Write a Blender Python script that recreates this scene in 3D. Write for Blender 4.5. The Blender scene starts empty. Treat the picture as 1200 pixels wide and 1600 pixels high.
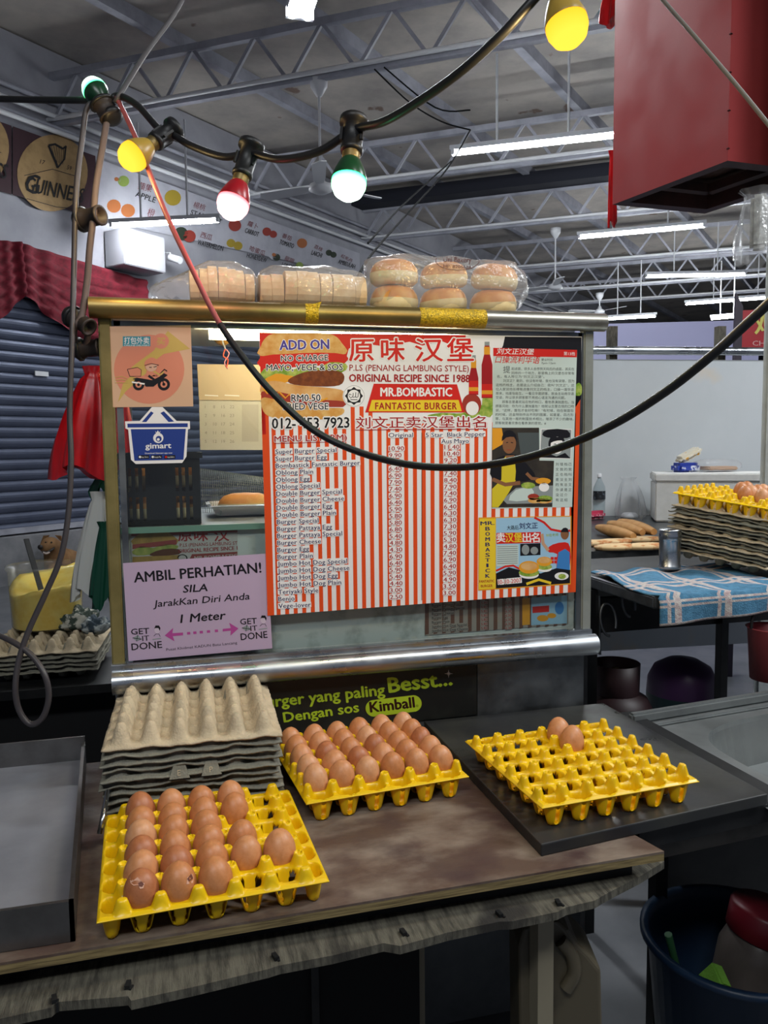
import bpy, bmesh, math, random
from mathutils import Vector, Matrix
from mathutils.bvhtree import BVHTree
from mathutils.geometry import tessellate_polygon
from mathutils import noise as mnoise

PI = math.pi
random.seed(7)
sc = bpy.context.scene
COL = sc.collection

# ------------------------------------------------------------------ camera
FPX = 1229.2
CAM = Vector((0, 0, 1.4213))
PITCH, ROLL, YAW = 0.0846, 0.0114, 0.2476
_f = Vector((math.sin(YAW) * math.cos(PITCH), math.cos(YAW) * math.cos(PITCH), -math.sin(PITCH)))
_r = Vector((math.cos(YAW), -math.sin(YAW), 0))
_d = _f.cross(_r)
RIGHT = _r * math.cos(ROLL) + _d * math.sin(ROLL)
DOWN = _d * math.cos(ROLL) - _r * math.sin(ROLL)
FWD = _f
cam_data = bpy.data.cameras.new('camera')
cam_data.sensor_fit = 'HORIZONTAL'
cam_data.sensor_width = 36.0
cam_data.lens = FPX / 1200 * 36.0
cam_data.clip_end = 200
cam_data.clip_start = 0.02
cam = bpy.data.objects.new('camera', cam_data)
COL.objects.link(cam)
cam.matrix_world = Matrix((
    (RIGHT.x, -DOWN.x, -FWD.x, CAM.x),
    (RIGHT.y, -DOWN.y, -FWD.y, CAM.y),
    (RIGHT.z, -DOWN.z, -FWD.z, CAM.z),
    (0, 0, 0, 1)))
sc.camera = cam

# ------------------------------------------------------------------ world, exposure
sc.view_settings.view_transform = 'Standard'
sc.view_settings.look = 'None'
sc.view_settings.gamma = 1
sc.view_settings.exposure = 0.0
sc.view_settings.use_curve_mapping = False
sc.cycles.use_denoising = True
sc.cycles.max_bounces = 8
sc.cycles.transparent_max_bounces = 16
sc.cycles.caustics_reflective = False
sc.cycles.caustics_refractive = False
sc.cycles.sample_clamp_indirect = 4.0
world = bpy.data.worlds.new('hall_dusk')
sc.world = world
world.use_nodes = True
world.node_tree.nodes['Background'].inputs[0].default_value = (0.55, 0.62, 0.8, 1)
world.node_tree.nodes['Background'].inputs[1].default_value = 0.28

TUBE_POWER = 215.0        # emission of every fluorescent tube in the hall


def lamp(name, kind, loc, energy, color, size=0.05, rot=None, size_y=None, parent=None):
    L = bpy.data.lights.new(name, kind)
    L.energy = energy
    L.color = color
    if kind == 'AREA':
        L.shape = 'RECTANGLE'
        L.size = size
        L.size_y = size_y or size
    else:
        L.shadow_soft_size = size
    o = bpy.data.objects.new(name, L)
    COL.objects.link(o)
    o.location = loc
    if rot:
        o.rotation_euler = rot
    if parent:
        o.parent = parent
        o.matrix_parent_inverse = Matrix.Translation(parent.location).inverted()
    return o


# the rest of the hall's tube lights: the rows that continue over and behind the viewer
lamp('hall_tube_row', 'AREA', (-0.6, -1.1, 3.6), 48, (0.93, 0.97, 1.0), 1.5, (0.35, 0, -0.3), 0.12)
lamp('hall_tube_row', 'AREA', (1.9, -0.3, 3.7), 42, (0.93, 0.97, 1.0), 1.5, (0.2, 0.3, -0.3), 0.12)
lamp('hall_tube_row', 'AREA', (3.6, 1.2, 3.7), 110, (0.93, 0.97, 1.0), 1.5, (0, 0.2, -0.3), 0.12)


# ------------------------------------------------------------------ pixel rays onto real planes
def ray(px, py):
    return RIGHT * ((px - 600) / FPX) + DOWN * ((py - 800) / FPX) + FWD


def aty(px, py, y):
    v = ray(px, py)
    return CAM + v * (y / v.y)


def atz(px, py, z):
    v = ray(px, py)
    return CAM + v * ((z - CAM.z) / v.z)


def atd(px, py, d):
    return CAM + ray(px, py) * d


def atp(px, py, p, n):
    v = ray(px, py)
    return CAM + v * ((p - CAM).dot(n) / v.dot(n))


# ------------------------------------------------------------------ materials
def lin(h):
    if not isinstance(h, str):
        return tuple(h)[:3]
    h = h.lstrip('#')
    out = []
    for i in (0, 2, 4):
        c = int(h[i:i + 2], 16) / 255
        out.append(c / 12.92 if c <= 0.04045 else ((c + 0.055) / 1.055) ** 2.4)
    return tuple(out)


MATS = {}


def mat(name, color='808080', rough=0.6, metal=0.0, c2=None, nscale=8.0, ndetail=6.0, nlo=0.4, nhi=0.65,
        stretch=None, bump=0.0, bscale=60.0, emit=None, es=0.0, alpha=1.0, trans=0.0, ior=1.45, coat=0.0,
        sss=0.0, spec=0.5, c3=None, n3=None, rnoise=None, two=None):
    if name in MATS:
        return MATS[name]
    m = bpy.data.materials.new(name)
    m.use_nodes = True
    nt = m.node_tree
    N = nt.nodes
    b = N['Principled BSDF']
    b.inputs['Base Color'].default_value = (*lin(color), 1)
    b.inputs['Roughness'].default_value = rough
    b.inputs['Metallic'].default_value = metal
    b.inputs['Specular IOR Level'].default_value = spec
    b.inputs['IOR'].default_value = ior
    b.inputs['Transmission Weight'].default_value = trans
    b.inputs['Alpha'].default_value = alpha
    b.inputs['Coat Weight'].default_value = coat
    if sss:
        b.inputs['Subsurface Weight'].default_value = sss
        b.inputs['Subsurface Radius'].default_value = (0.01, 0.005, 0.003)
        b.inputs['Subsurface Scale'].default_value = 1.0
    if emit is not None:
        b.inputs['Emission Color'].default_value = (*lin(emit), 1)
        b.inputs['Emission Strength'].default_value = es
    vec = None
    if c2 is not None or bump or rnoise:
        tc = N.new('ShaderNodeTexCoord')
        mp = N.new('ShaderNodeMapping')
        nt.links.new(tc.outputs['Object'], mp.inputs[0])
        if stretch:
            mp.inputs['Scale'].default_value = stretch
        vec = mp.outputs[0]
    if c2 is not None:
        nz = N.new('ShaderNodeTexNoise')
        nz.inputs['Scale'].default_value = nscale
        nz.inputs['Detail'].default_value = ndetail
        nz.inputs['Roughness'].default_value = 0.6
        nt.links.new(vec, nz.inputs['Vector'])
        mr = N.new('ShaderNodeMapRange')
        mr.inputs[1].default_value = nlo
        mr.inputs[2].default_value = nhi
        nt.links.new(nz.outputs[0], mr.inputs[0])
        mx = N.new('ShaderNodeMix')
        mx.data_type = 'RGBA'
        mx.inputs[6].default_value = (*lin(color), 1)
        mx.inputs[7].default_value = (*lin(c2), 1)
        nt.links.new(mr.outputs[0], mx.inputs[0])
        last = mx.outputs[2]
        if c3 is not None:
            n2 = N.new('ShaderNodeTexNoise')
            n2.inputs['Scale'].default_value = n3[0]
            n2.inputs['Detail'].default_value = 8
            nt.links.new(tc.outputs['Object'], n2.inputs['Vector'])
            m2 = N.new('ShaderNodeMapRange')
            m2.inputs[1].default_value = n3[1]
            m2.inputs[2].default_value = n3[2]
            nt.links.new(n2.outputs[0], m2.inputs[0])
            x2 = N.new('ShaderNodeMix')
            x2.data_type = 'RGBA'
            nt.links.new(m2.outputs[0], x2.inputs[0])
            nt.links.new(last, x2.inputs[6])
            x2.inputs[7].default_value = (*lin(c3), 1)
            last = x2.outputs[2]
        nt.links.new(last, b.inputs['Base Color'])
    if rnoise:
        nr = N.new('ShaderNodeTexNoise')
        nr.inputs['Scale'].default_value = rnoise[0]
        nr.inputs['Detail'].default_value = 5
        nt.links.new(vec, nr.inputs['Vector'])
        m3 = N.new('ShaderNodeMapRange')
        m3.inputs[1].default_value = 0.35
        m3.inputs[2].default_value = 0.65
        m3.inputs[3].default_value = rnoise[1]
        m3.inputs[4].default_value = rnoise[2]
        nt.links.new(nr.outputs[0], m3.inputs[0])
        nt.links.new(m3.outputs[0], b.inputs['Roughness'])
    if bump:
        nb = N.new('ShaderNodeTexNoise')
        nb.inputs['Scale'].default_value = bscale
        nb.inputs['Detail'].default_value = 4
        nt.links.new(vec, nb.inputs['Vector'])
        bp = N.new('ShaderNodeBump')
        bp.inputs['Strength'].default_value = bump
        bp.inputs['Distance'].default_value = 0.004
        nt.links.new(nb.outputs[0], bp.inputs['Height'])
        nt.links.new(bp.outputs[0], b.inputs['Normal'])
    MATS[name] = m
    return m


def film(name, tint='ffffff', body=0.12, gloss=0.35, rough=0.12, bump=0.0, bscale=30.0):
    """thin clear plastic or glass: mostly see-through, a little milky, shiny"""
    if name in MATS:
        return MATS[name]
    m = bpy.data.materials.new(name)
    m.use_nodes = True
    nt = m.node_tree
    N = nt.nodes
    N.remove(N['Principled BSDF'])
    out = N['Material Output']
    tr = N.new('ShaderNodeBsdfTransparent')
    tr.inputs[0].default_value = (*lin(tint), 1)
    df = N.new('ShaderNodeBsdfDiffuse')
    df.inputs[0].default_value = (0.8, 0.8, 0.82, 1)
    gl = N.new('ShaderNodeBsdfGlossy')
    gl.inputs['Roughness'].default_value = rough
    fr = N.new('ShaderNodeLayerWeight')
    fr.inputs['Blend'].default_value = 0.5
    pw = N.new('ShaderNodeMath')
    pw.operation = 'POWER'
    pw.inputs[1].default_value = 3.5
    nt.links.new(fr.outputs['Facing'], pw.inputs[0])
    ml = N.new('ShaderNodeMath')
    ml.operation = 'MULTIPLY_ADD'
    ml.inputs[1].default_value = gloss * 1.6
    ml.inputs[2].default_value = 0.035
    nt.links.new(pw.outputs[0], ml.inputs[0])
    m1 = N.new('ShaderNodeMixShader')
    m1.inputs[0].default_value = body
    nt.links.new(tr.outputs[0], m1.inputs[1])
    nt.links.new(df.outputs[0], m1.inputs[2])
    m2 = N.new('ShaderNodeMixShader')
    nt.links.new(ml.outputs[0], m2.inputs[0])
    nt.links.new(m1.outputs[0], m2.inputs[1])
    nt.links.new(gl.outputs[0], m2.inputs[2])
    nt.links.new(m2.outputs[0], out.inputs[0])
    if bump:
        tc = N.new('ShaderNodeTexCoord')
        nb = N.new('ShaderNodeTexNoise')
        nb.inputs['Scale'].default_value = bscale
        nb.inputs['Detail'].default_value = 3
        nt.links.new(tc.outputs['Object'], nb.inputs['Vector'])
        bp = N.new('ShaderNodeBump')
        bp.inputs['Strength'].default_value = bump
        bp.inputs['Distance'].default_value = 0.01
        nt.links.new(nb.outputs[0], bp.inputs['Height'])
        nt.links.new(bp.outputs[0], gl.inputs['Normal'])
        nt.links.new(bp.outputs[0], fr.inputs['Normal'])
    MATS[name] = m
    return m


def glow(name, color, strength):
    if name in MATS:
        return MATS[name]
    m = bpy.data.materials.new(name)
    m.use_nodes = True
    N = m.node_tree.nodes
    N.remove(N['Principled BSDF'])
    e = N.new('ShaderNodeEmission')
    e.inputs[0].default_value = (*lin(color), 1)
    e.inputs[1].default_value = strength
    m.node_tree.links.new(e.outputs[0], N['Material Output'].inputs[0])
    MATS[name] = m
    return m


# ------------------------------------------------------------------ objects
def tag(o, label=None, cat=None, group=None, kind=None):
    if label:
        o['label'] = label
    if cat:
        o['category'] = cat
    if group:
        o['group'] = group
    if kind:
        o['kind'] = kind
    return o


def empty(name, loc, label=None, cat=None, group=None, rz=0.0):
    o = bpy.data.objects.new(name, None)
    COL.objects.link(o)
    o.location = loc
    o.rotation_euler = (0, 0, rz)
    o.empty_display_size = 0.05
    return tag(o, label, cat, group)


def copy_tree(o, parent=None):
    c = o.copy()
    COL.objects.link(c)
    if parent:
        c.parent = parent
    for ch in list(o.children):
        copy_tree(ch, c)
    return c


class MB:
    """collects shapes into one mesh"""

    def __init__(self):
        self.v, self.f, self.mi, self.mats, self.sm = [], [], [], [], []

    def mid(self, m):
        if m not in self.mats:
            self.mats.append(m)
        return self.mats.index(m)

    def add(self, vs, fs, m=None, smooth=False):
        b = len(self.v)
        i = self.mid(m)
        self.v.extend([tuple(v) for v in vs])
        for f in fs:
            self.f.append([b + k for k in f])
            self.mi.append(i)
            self.sm.append(smooth)
        return self

    def box(self, c, s, m=None, rz=0.0, bev=0.0, M=None):
        x, y, z = s[0] / 2, s[1] / 2, s[2] / 2
        if bev:
            bm = bmesh.new()
            bmesh.ops.create_cube(bm, size=1, matrix=Matrix.Diagonal((s[0], s[1], s[2], 1)))
            bmesh.ops.bevel(bm, geom=bm.edges[:], offset=bev, segments=2, affect='EDGES')
            vs = [v.co.copy() for v in bm.verts]
            bm.verts.index_update()
            fs = [[v.index for v in f.verts] for f in bm.faces]
            bm.free()
        else:
            vs = [Vector((a * x, b * y, d * z)) for a in (-1, 1) for b in (-1, 1) for d in (-1, 1)]
            fs = [(0, 1, 3, 2), (4, 6, 7, 5), (0, 4, 5, 1), (2, 3, 7, 6), (0, 2, 6, 4), (1, 5, 7, 3)]
        R = M if M else Matrix.Rotation(rz, 3, 'Z')
        c = Vector(c)
        return self.add([R @ v + c for v in vs], fs, m)

    def bar(self, a, b, w, h, m=None, up=Vector((0, 0, 1)), bev=0.0):
        """a rectangular bar from a to b"""
        a, b = Vector(a), Vector(b)
        d = b - a
        y = d.normalized()
        x = y.cross(up)
        if x.length < 1e-5:
            x = Vector((1, 0, 0))
        x.normalize()
        z = x.cross(y)
        M = Matrix((x, y, z)).transposed()
        return self.box((a + b) / 2, (w, d.length, h), m, M=M, bev=bev)

    def tube(self, pts, r, m=None, n=8, cap=True, smooth=True):
        pts = [Vector(p) for p in pts]
        rs = r if isinstance(r, (list, tuple)) else [r] * len(pts)
        t0 = (pts[1] - pts[0]).normalized()
        u = t0.orthogonal().normalized()
        rings = []
        for i, p in enumerate(pts):
            t = (pts[min(i + 1, len(pts) - 1)] - pts[max(i - 1, 0)])
            if t.length < 1e-9:
                t = t0
            t = t.normalized()
            u = (u - t * u.dot(t))
            if u.length < 1e-6:
                u = t.orthogonal()
            u.normalize()
            w = t.cross(u)
            rings.append([p + (u * math.cos(2 * PI * k / n) + w * math.sin(2 * PI * k / n)) * rs[i] for k in range(n)])
        vs = [v for ring in rings for v in ring]
        fs = []
        for i in range(len(pts) - 1):
            for k in range(n):
                fs.append((i * n + k, i * n + (k + 1) % n, (i + 1) * n + (k + 1) % n, (i + 1) * n + k))
        self.add(vs, fs, m, smooth)
        if cap:
            self.add(rings[0], [list(range(n))[::-1]], m)
            self.add(rings[-1], [list(range(n))], m)
        return self

    def lathe(self, prof, m=None, n=24, M=None, smooth=True, sx=1.0, sy=1.0):
        """prof: list of (r, z); M: 4x4 placing it"""
        vs, fs = [], []
        for r, z in prof:
            for k in range(n):
                a = 2 * PI * k / n
                vs.append(Vector((r * sx * math.cos(a), r * sy * math.sin(a), z)))
        for i in range(len(prof) - 1):
            for k in range(n):
                fs.append((i * n + k, i * n + (k + 1) % n, (i + 1) * n + (k + 1) % n, (i + 1) * n + k))
        if M is not None:
            vs = [M @ v for v in vs]
        return self.add(vs, fs, m, smooth)

    def prism(self, poly, off, m=None):
        """polygon (3D points, planar) extruded by the vector off"""
        poly = [Vector(p) for p in poly]
        off = Vector(off)
        n = len(poly)
        tris = tessellate_polygon([poly])
        vs = poly + [p + off for p in poly]
        fs = [list(t) for t in tris] + [[k + n for k in t][::-1] for t in tris]
        fs += [(i, (i + 1) % n, n + (i + 1) % n, n + i) for i in range(n)]
        return self.add(vs, fs, m)

    def build(self, name, parent=None, m=None, fixn=True):
        me = bpy.data.meshes.new(name)
        org = Vector((0, 0, 0))
        if parent is None and self.v:
            xs, ys, zs = zip(*self.v)
            org = Vector(((min(xs) + max(xs)) / 2, (min(ys) + max(ys)) / 2, min(zs)))
        elif parent is not None:
            org = None
        vs = self.v
        if org is not None:
            vs = [(a - org.x, b - org.y, c - org.z) for a, b, c in self.v]
        me.from_pydata(vs, [], self.f)
        for mm in self.mats:
            me.materials.append(mm if mm is not None else m)
        me.polygons.foreach_set('material_index', self.mi)
        me.polygons.foreach_set('use_smooth', self.sm)
        me.update()
        if fixn:
            bm = bmesh.new()
            bm.from_mesh(me)
            bmesh.ops.recalc_face_normals(bm, faces=bm.faces)
            bm.to_mesh(me)
            bm.free()
        o = bpy.data.objects.new(name, me)
        COL.objects.link(o)
        if org is not None:
            o.location = org
        if parent is not None:
            # shapes of a part are given in world space: keep them there
            r = parent
            chain = Matrix.Identity(4)
            while r is not None:
                chain = (Matrix.Translation(r.location) @ r.rotation_euler.to_matrix().to_4x4()) @ chain
                r = r.parent
            inv = chain.inverted()
            me.transform(inv)
            o.parent = parent
        return o


def spline(pts, n=8):
    """Catmull-Rom through points"""
    P = [Vector(p) for p in pts]
    out = []
    for i in range(len(P) - 1):
        p0 = P[max(i - 1, 0)]
        p1, p2 = P[i], P[i + 1]
        p3 = P[min(i + 2, len(P) - 1)]
        for k in range(n):
            t = k / n
            out.append(0.5 * ((2 * p1) + (p2 - p0) * t + (2 * p0 - 5 * p1 + 4 * p2 - p3) * t * t + (3 * p1 - p0 - 3 * p2 + p3) * t ** 3))
    out.append(P[-1])
    return out


def smooth_poly(pts, n=5):
    """closed Catmull-Rom in 2-D"""
    P = [Vector((*p, 0)) for p in pts]
    L = len(P)
    out = []
    for i in range(L):
        p0, p1, p2, p3 = P[i - 1], P[i], P[(i + 1) % L], P[(i + 2) % L]
        for k in range(n):
            t = k / n
            q = 0.5 * ((2 * p1) + (p2 - p0) * t + (2 * p0 - 5 * p1 + 4 * p2 - p3) * t * t + (3 * p1 - p0 - 3 * p2 + p3) * t ** 3)
            out.append((q.x, q.y))
    return out


# ------------------------------------------------------------------ lettering
_tc = {}


def glyphs(s, bold=0.0, space=1.0):
    key = (s, bold, space)
    if key in _tc:
        return _tc[key]
    c = bpy.data.curves.new('lettering', 'FONT')
    c.body = s
    c.size = 1
    c.resolution_u = 2
    c.offset = bold
    c.space_character = space
    o = bpy.data.objects.new('lettering', c)
    COL.objects.link(o)
    dg = bpy.context.evaluated_depsgraph_get()
    me = o.evaluated_get(dg).to_mesh()
    vs = [(v.co.x, v.co.y) for v in me.vertices]
    fs = [list(p.vertices) for p in me.polygons]
    o.evaluated_get(dg).to_mesh_clear()
    bpy.data.objects.remove(o)
    bpy.data.curves.remove(c)
    _tc[key] = (vs, fs)
    return vs, fs


def is_cjk(s):
    return any(ord(ch) > 0x2e80 for ch in s)


class Art:
    """flat printing: shapes given in picture coordinates, laid on a real surface"""

    def __init__(self, surf):
        self.surf = surf      # surf(px, py, layer) -> Vector
        self.mb = MB()

    def poly(self, pts, m, layer=1, smooth=0):
        if smooth:
            pts = smooth_poly(pts, smooth)
        tris = tessellate_polygon([[Vector((x, y, 0)) for x, y in pts]])
        self.mb.add([self.surf(x, y, layer) for x, y in pts], [list(t) for t in tris], m)
        return self

    def rect(self, x0, y0, x1, y1, m, layer=1):
        return self.poly([(x0, y0), (x1, y0), (x1, y1), (x0, y1)], m, layer)

    def ell(self, cx, cy, rx, ry, m, layer=1, rot=0.0, n=24):
        c, s = math.cos(rot), math.sin(rot)
        pts = []
        for k in range(n):
            a = 2 * PI * k / n
            x, y = rx * math.cos(a), ry * math.sin(a)
            pts.append((cx + c * x - s * y, cy + s * x + c * y))
        return self.poly(pts, m, layer)

    def line(self, pts, w, m, layer=1):
        L, Rr = [], []
        for i, p in enumerate(pts):
            a = pts[max(i - 1, 0)]
            b = pts[min(i + 1, len(pts) - 1)]
            dx, dy = b[0] - a[0], b[1] - a[1]
            l = math.hypot(dx, dy) or 1
            nx, ny = -dy / l * w / 2, dx / l * w / 2
            L.append((p[0] + nx, p[1] + ny))
            Rr.append((p[0] - nx, p[1] - ny))
        vs = [self.surf(x, y, layer) for x, y in L + Rr]
        n = len(L)
        self.mb.add(vs, [(i, i + 1, n + i + 1, n + i) for i in range(n - 1)], m)
        return self

    def text(self, s, p0, p1=None, h=10, m=None, layer=2, bold=0.0, shear=0.0, halo=None, hw=0.03, slope=0.0,
             xs=1.0, space=1.0, center=None):
        """cap height h; left end of the baseline p0, right end p1 (or natural width along slope)"""
        vs, fs = glyphs(s, 0.0, space)
        if not vs:
            return self
        halo_band = halo is not None and h < 9.5
        if halo is not None:
            layer += 3
        cap = 0.86 if is_cjk(s) else 0.73
        x0 = min(v[0] for v in vs)
        x1 = max(v[0] for v in vs)
        w = (x1 - x0) or 1
        sy = h / cap
        if p1 is not None:
            dx, dy = p1[0] - p0[0], p1[1] - p0[1]
            L = math.hypot(dx, dy)
            ux, uy = dx / L, dy / L
            sx = L / w
        else:
            ux, uy = math.cos(slope), math.sin(slope)
            sx = sy * xs
            if center:
                p0 = (center[0] - ux * w * sx / 2, center[1] - uy * w * sx / 2)
        nx, ny = uy, -ux
        base = 0.08 if is_cjk(s) else 0.0

        def place(vv, fset, mm, lay):
            out = []
            for x, y in vv:
                a = (x - x0) * sx + shear * y * sy
                b = (y + base) * sy
                out.append(self.surf(p0[0] + ux * a + nx * b, p0[1] + uy * a + ny * b, lay))
            self.mb.add(out, fset, mm)
        def ring(r, n):
            return [(r * math.cos(2 * PI * k / n + 0.39), r * math.sin(2 * PI * k / n + 0.39)) for k in range(n)]
        if halo_band:
            # a printed white band behind every word
            y0, y1 = -0.10, cap + 0.10
            words_, st = [], x0
            xs_ = sorted((min(vs[i][0] for i in f), max(vs[i][0] for i in f)) for f in fs)
            cur = list(xs_[0])
            for q in xs_[1:]:
                if q[0] - cur[1] > 0.2:
                    words_.append(cur)
                    cur = list(q)
                else:
                    cur[1] = max(cur[1], q[1])
            words_.append(cur)
            low = min(v[1] for v in vs)
            for wa, wb in words_:
                e = 0.09
                place([(wa - e, y0 + e), (wa, y0), (wb, y0), (wb + e, y0 + e), (wb + e, y1 - e), (wb, y1), (wa, y1), (wa - e, y1 - e)], [list(range(8))], halo, layer - 0.5)
        elif halo is not None:
            for j, (ox, oy) in enumerate(ring(hw + bold, 8)):
                place([(x + ox * sy / sx, y + oy) for x, y in vs], fs, halo, layer - 0.3 * (j + 1))
        if bold:
            for j, (ox, oy) in enumerate(((-bold, 0), (bold, 0), (0, bold * 0.7), (0, -bold * 0.7)) if h > 8.5 else ((-bold, 0), (bold, 0))):
                place([(x + ox * sy / sx, y + oy) for x, y in vs], fs, m, layer + j * 0.3)
        else:
            place(vs, fs, m, layer)
        return self

    def build(self, name, parent=None):
        return self.mb.build(name, parent, fixn=False)


def on_y(Y, eps=0.0005):
    return lambda x, y, l: aty(x, y, Y - l * eps)


def on_plane(p, n, eps=0.0005):
    n = n.normalized()
    if (CAM - p).dot(n) < 0:
        n = -n
    return lambda x, y, l: atp(x, y, p + n * (l * eps), n)


def on_mesh(obj, off=0.002, eps=0.0004):
    """print onto a built object's surface"""
    mw = obj.matrix_world.copy()
    r = obj
    chain = Matrix.Identity(4)
    while r is not None:
        chain = (Matrix.Translation(r.location) @ r.rotation_euler.to_matrix().to_4x4()) @ chain
        r = r.parent
    vs = [chain @ v.co for v in obj.data.vertices]
    bv = BVHTree.FromPolygons(vs, [list(p.vertices) for p in obj.data.polygons])

    def f(x, y, l):
        v = ray(x, y).normalized()
        hit = bv.ray_cast(CAM, v)[0]
        if hit is None:
            hit = bv.find_nearest(CAM + v * (chain.translation - CAM).length)[0]
        return hit - v * (off + l * eps)
    return f

# ================================================================== THE HALL
PLAIN = mat('print_white', 'ecebea', 0.35)
CH = 5.02                                  # underside of the trusses
E1 = Vector((0.7339, 0.6792, 0))           # along the shop fronts, away from the viewer
E2 = Vector((-0.8367, 0.5477, 0))          # along the trusses, towards the shop fronts
W0 = Vector((-1.423, 9.565, 0))            # a point on the foot of the shop front wall
WN = Vector((0.6792, -0.7339, 0))          # that wall's normal, into the hall

m_roof = mat('roof_board', 'b9b2aa', 0.9, c2='9b9692', nscale=1.2, c3='7d6a60', n3=(1.6, 0.66, 0.69))
m_steel = mat('painted_steel', 'a9abb6', 0.55, c2='8f919b', nscale=3)
m_wall = mat('shop_wall', 'a9aab2', 0.8, c2='9a9ba4', nscale=2)
m_white = mat('white_enamel', 'd8dade', 0.4)
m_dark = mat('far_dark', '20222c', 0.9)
m_floor = mat('tile_floor', '6d6f73', 0.45, c2='5c5f64', nscale=4)

# floor
mb = MB()
mb.box((5, 12, -0.05), (60, 50, 0.1), m_floor)
o = mb.build('floor')
tag(o, 'grey concrete floor of the food hall', 'floor', kind='structure')

# roof: boards and purlins
RZ = CH + 0.78
mb = MB()
mb.box((8, 14, RZ + 0.06), (60, 50, 0.08), m_roof)
tag(mb.build('ceiling'), 'grey roof boards with flaking paint over the hall', 'ceiling', kind='structure')
org = Vector((1.96, 7.56, 0))
for i in range(-5, 9):
    a = org + E2 * (i * 1.55 - 2.2) - E1 * 9
    mb = MB()
    mb.bar(a + Vector((0, 0, RZ - 0.05)), a + E1 * 46 + Vector((0, 0, RZ - 0.05)), 0.10, 0.14, m_steel)
    tag(mb.build('trim_%d' % (i + 6)), 'grey steel purlin running under the roof boards', 'beam', kind='structure')

# trusses
chords = [(600, 102, 0.5), (600, 282, 0.5), (600, 372, 0.5), (820, 418, 0.5), (900, 452, 0.5), (960, 470, 0.5)]
truss_names = ['nearest roof truss, white steel webbing under the flaking boards', 'second roof truss from the viewer, behind the long hanging tube light',
               'third roof truss back, above the middle tube light', 'fourth roof truss back, pale steel zigzag',
               'fifth roof truss back, small and bluish', 'farthest roof truss near the dark end of the hall']
wallP = W0
for (px, py, hh), lab in zip(chords, truss_names):
    p = atz(px, py, CH)
    # from the shop wall to well past the right edge
    t_wall = (wallP - p).dot(WN) / E2.dot(WN)
    a = p + E2 * t_wall
    b = p - E2 * 16
    root = empty('roof_truss', Vector((p.x, p.y, CH)), lab, 'roof truss', 'white steel roof trusses')
    up = Vector((0, 0, hh))
    m = MB()
    m.bar(a, b, 0.07, 0.07, m_steel)
    m.tube([a + E1 * -0.07 + Vector((0, 0, 0.02)), b + E1 * -0.07 + Vector((0, 0, 0.02))], 0.025, m_white, 6)
    m.build('bottom_chord', root)
    m = MB()
    m.bar(a + up, b + up, 0.07, 0.07, m_steel)
    m.build('top_chord', root)
    m = MB()
    L = (b - a).length
    n = int(L / 0.36)
    for k in range(n):
        q0 = a + (b - a) * (k / n)
        q1 = a + (b - a) * ((k + 1) / n)
        if k % 2:
            m.bar(q0 + up, q1, 0.035, 0.035, m_steel)
        else:
            m.bar(q0, q1 + up, 0.035, 0.035, m_steel)
    m.build('webbing', root)

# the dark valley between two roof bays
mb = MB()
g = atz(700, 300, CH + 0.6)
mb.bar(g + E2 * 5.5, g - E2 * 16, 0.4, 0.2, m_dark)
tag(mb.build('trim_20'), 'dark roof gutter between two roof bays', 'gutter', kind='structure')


def wallpt(px, py, off=0.0):
    return atp(px, py, W0 + WN * off, WN)


# shop front wall
zt = 5.8
mb = MB()
a = W0 - E1 * 4
b = W0 + E1 * 30
mb.prism([a, b, b + Vector((0, 0, zt)), a + Vector((0, 0, zt))], WN * -0.2, m_wall)
tag(mb.build('wall_left'), 'pale grey shop front wall', 'wall', kind='structure')
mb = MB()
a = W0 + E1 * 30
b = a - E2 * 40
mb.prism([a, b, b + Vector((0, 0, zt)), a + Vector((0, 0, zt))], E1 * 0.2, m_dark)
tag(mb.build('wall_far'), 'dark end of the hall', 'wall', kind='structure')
# conduits under the roof along that wall
mb = MB()
for k, dz in enumerate((4.96, 5.06, 5.22, 4.9)):
    a = W0 - E1 * 3.5 + WN * (0.06 + 0.05 * (k % 2)) + Vector((0, 0, dz))
    mb.tube([a, a + E1 * 30], 0.028, m_white if k % 2 else m_steel, 6)
tag(mb.build('conduit'), 'bundle of grey conduits along the top of the shop wall', 'pipe')

# roller shutter with curved slats
m_shut = mat('shutter_slat', '5d6478', 0.45, metal=0.35, c2='50576b', nscale=2.5)
root = empty('roller_shutter', W0 + WN * 0.05, 'grey blue roller shutter of the closed shop at left', 'shutter')
zb, zs = 0.52, 3.3
sl = 0.115
prof = []
nsl = int((zs - zb) / sl)
for k in range(nsl):
    for q in range(5):
        t = q / 5
        prof.append((0.03 + 0.022 * math.sin(PI * t), zb + (k + t) * sl))
    prof.append((0.015, zb + (k + 0.97) * sl))
A = W0 - E1 * 3.5
B = W0 + E1 * 6.2
vs, fs = [], []
for d, z in prof:
    vs.append(A + WN * (d + 0.02) + Vector((0, 0, z)))
    vs.append(B + WN * (d + 0.02) + Vector((0, 0, z)))
fs = [(2 * i, 2 * i + 1, 2 * i + 3, 2 * i + 2) for i in range(len(prof) - 1)]
MB().add(vs, fs, m_shut, False).build('slat_curtain', root)
m = MB()
m.box(W0 + E1 * 1.35 + WN * 0.085 + Vector((0, 0, zb + 0.03)), (9.6, 0.04, 0.06), m_steel, rz=math.atan2(E1.y, E1.x))
m.build('bottom_rail', root)
m = MB()
p = wallpt(65, 584, 0.08)
m.box(p, (0.16, 0.015, 0.05), m_white, rz=math.atan2(E1.y, E1.x))
m.build('maker_plate', root)
m = MB()
m.bar(W0 + E1 * 6.28 + WN * 0.06, W0 + E1 * 6.28 + WN * 0.06 + Vector((0, 0, 3.4)), 0.14, 0.1, m_steel)
m.build('guide_rail', root)
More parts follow.
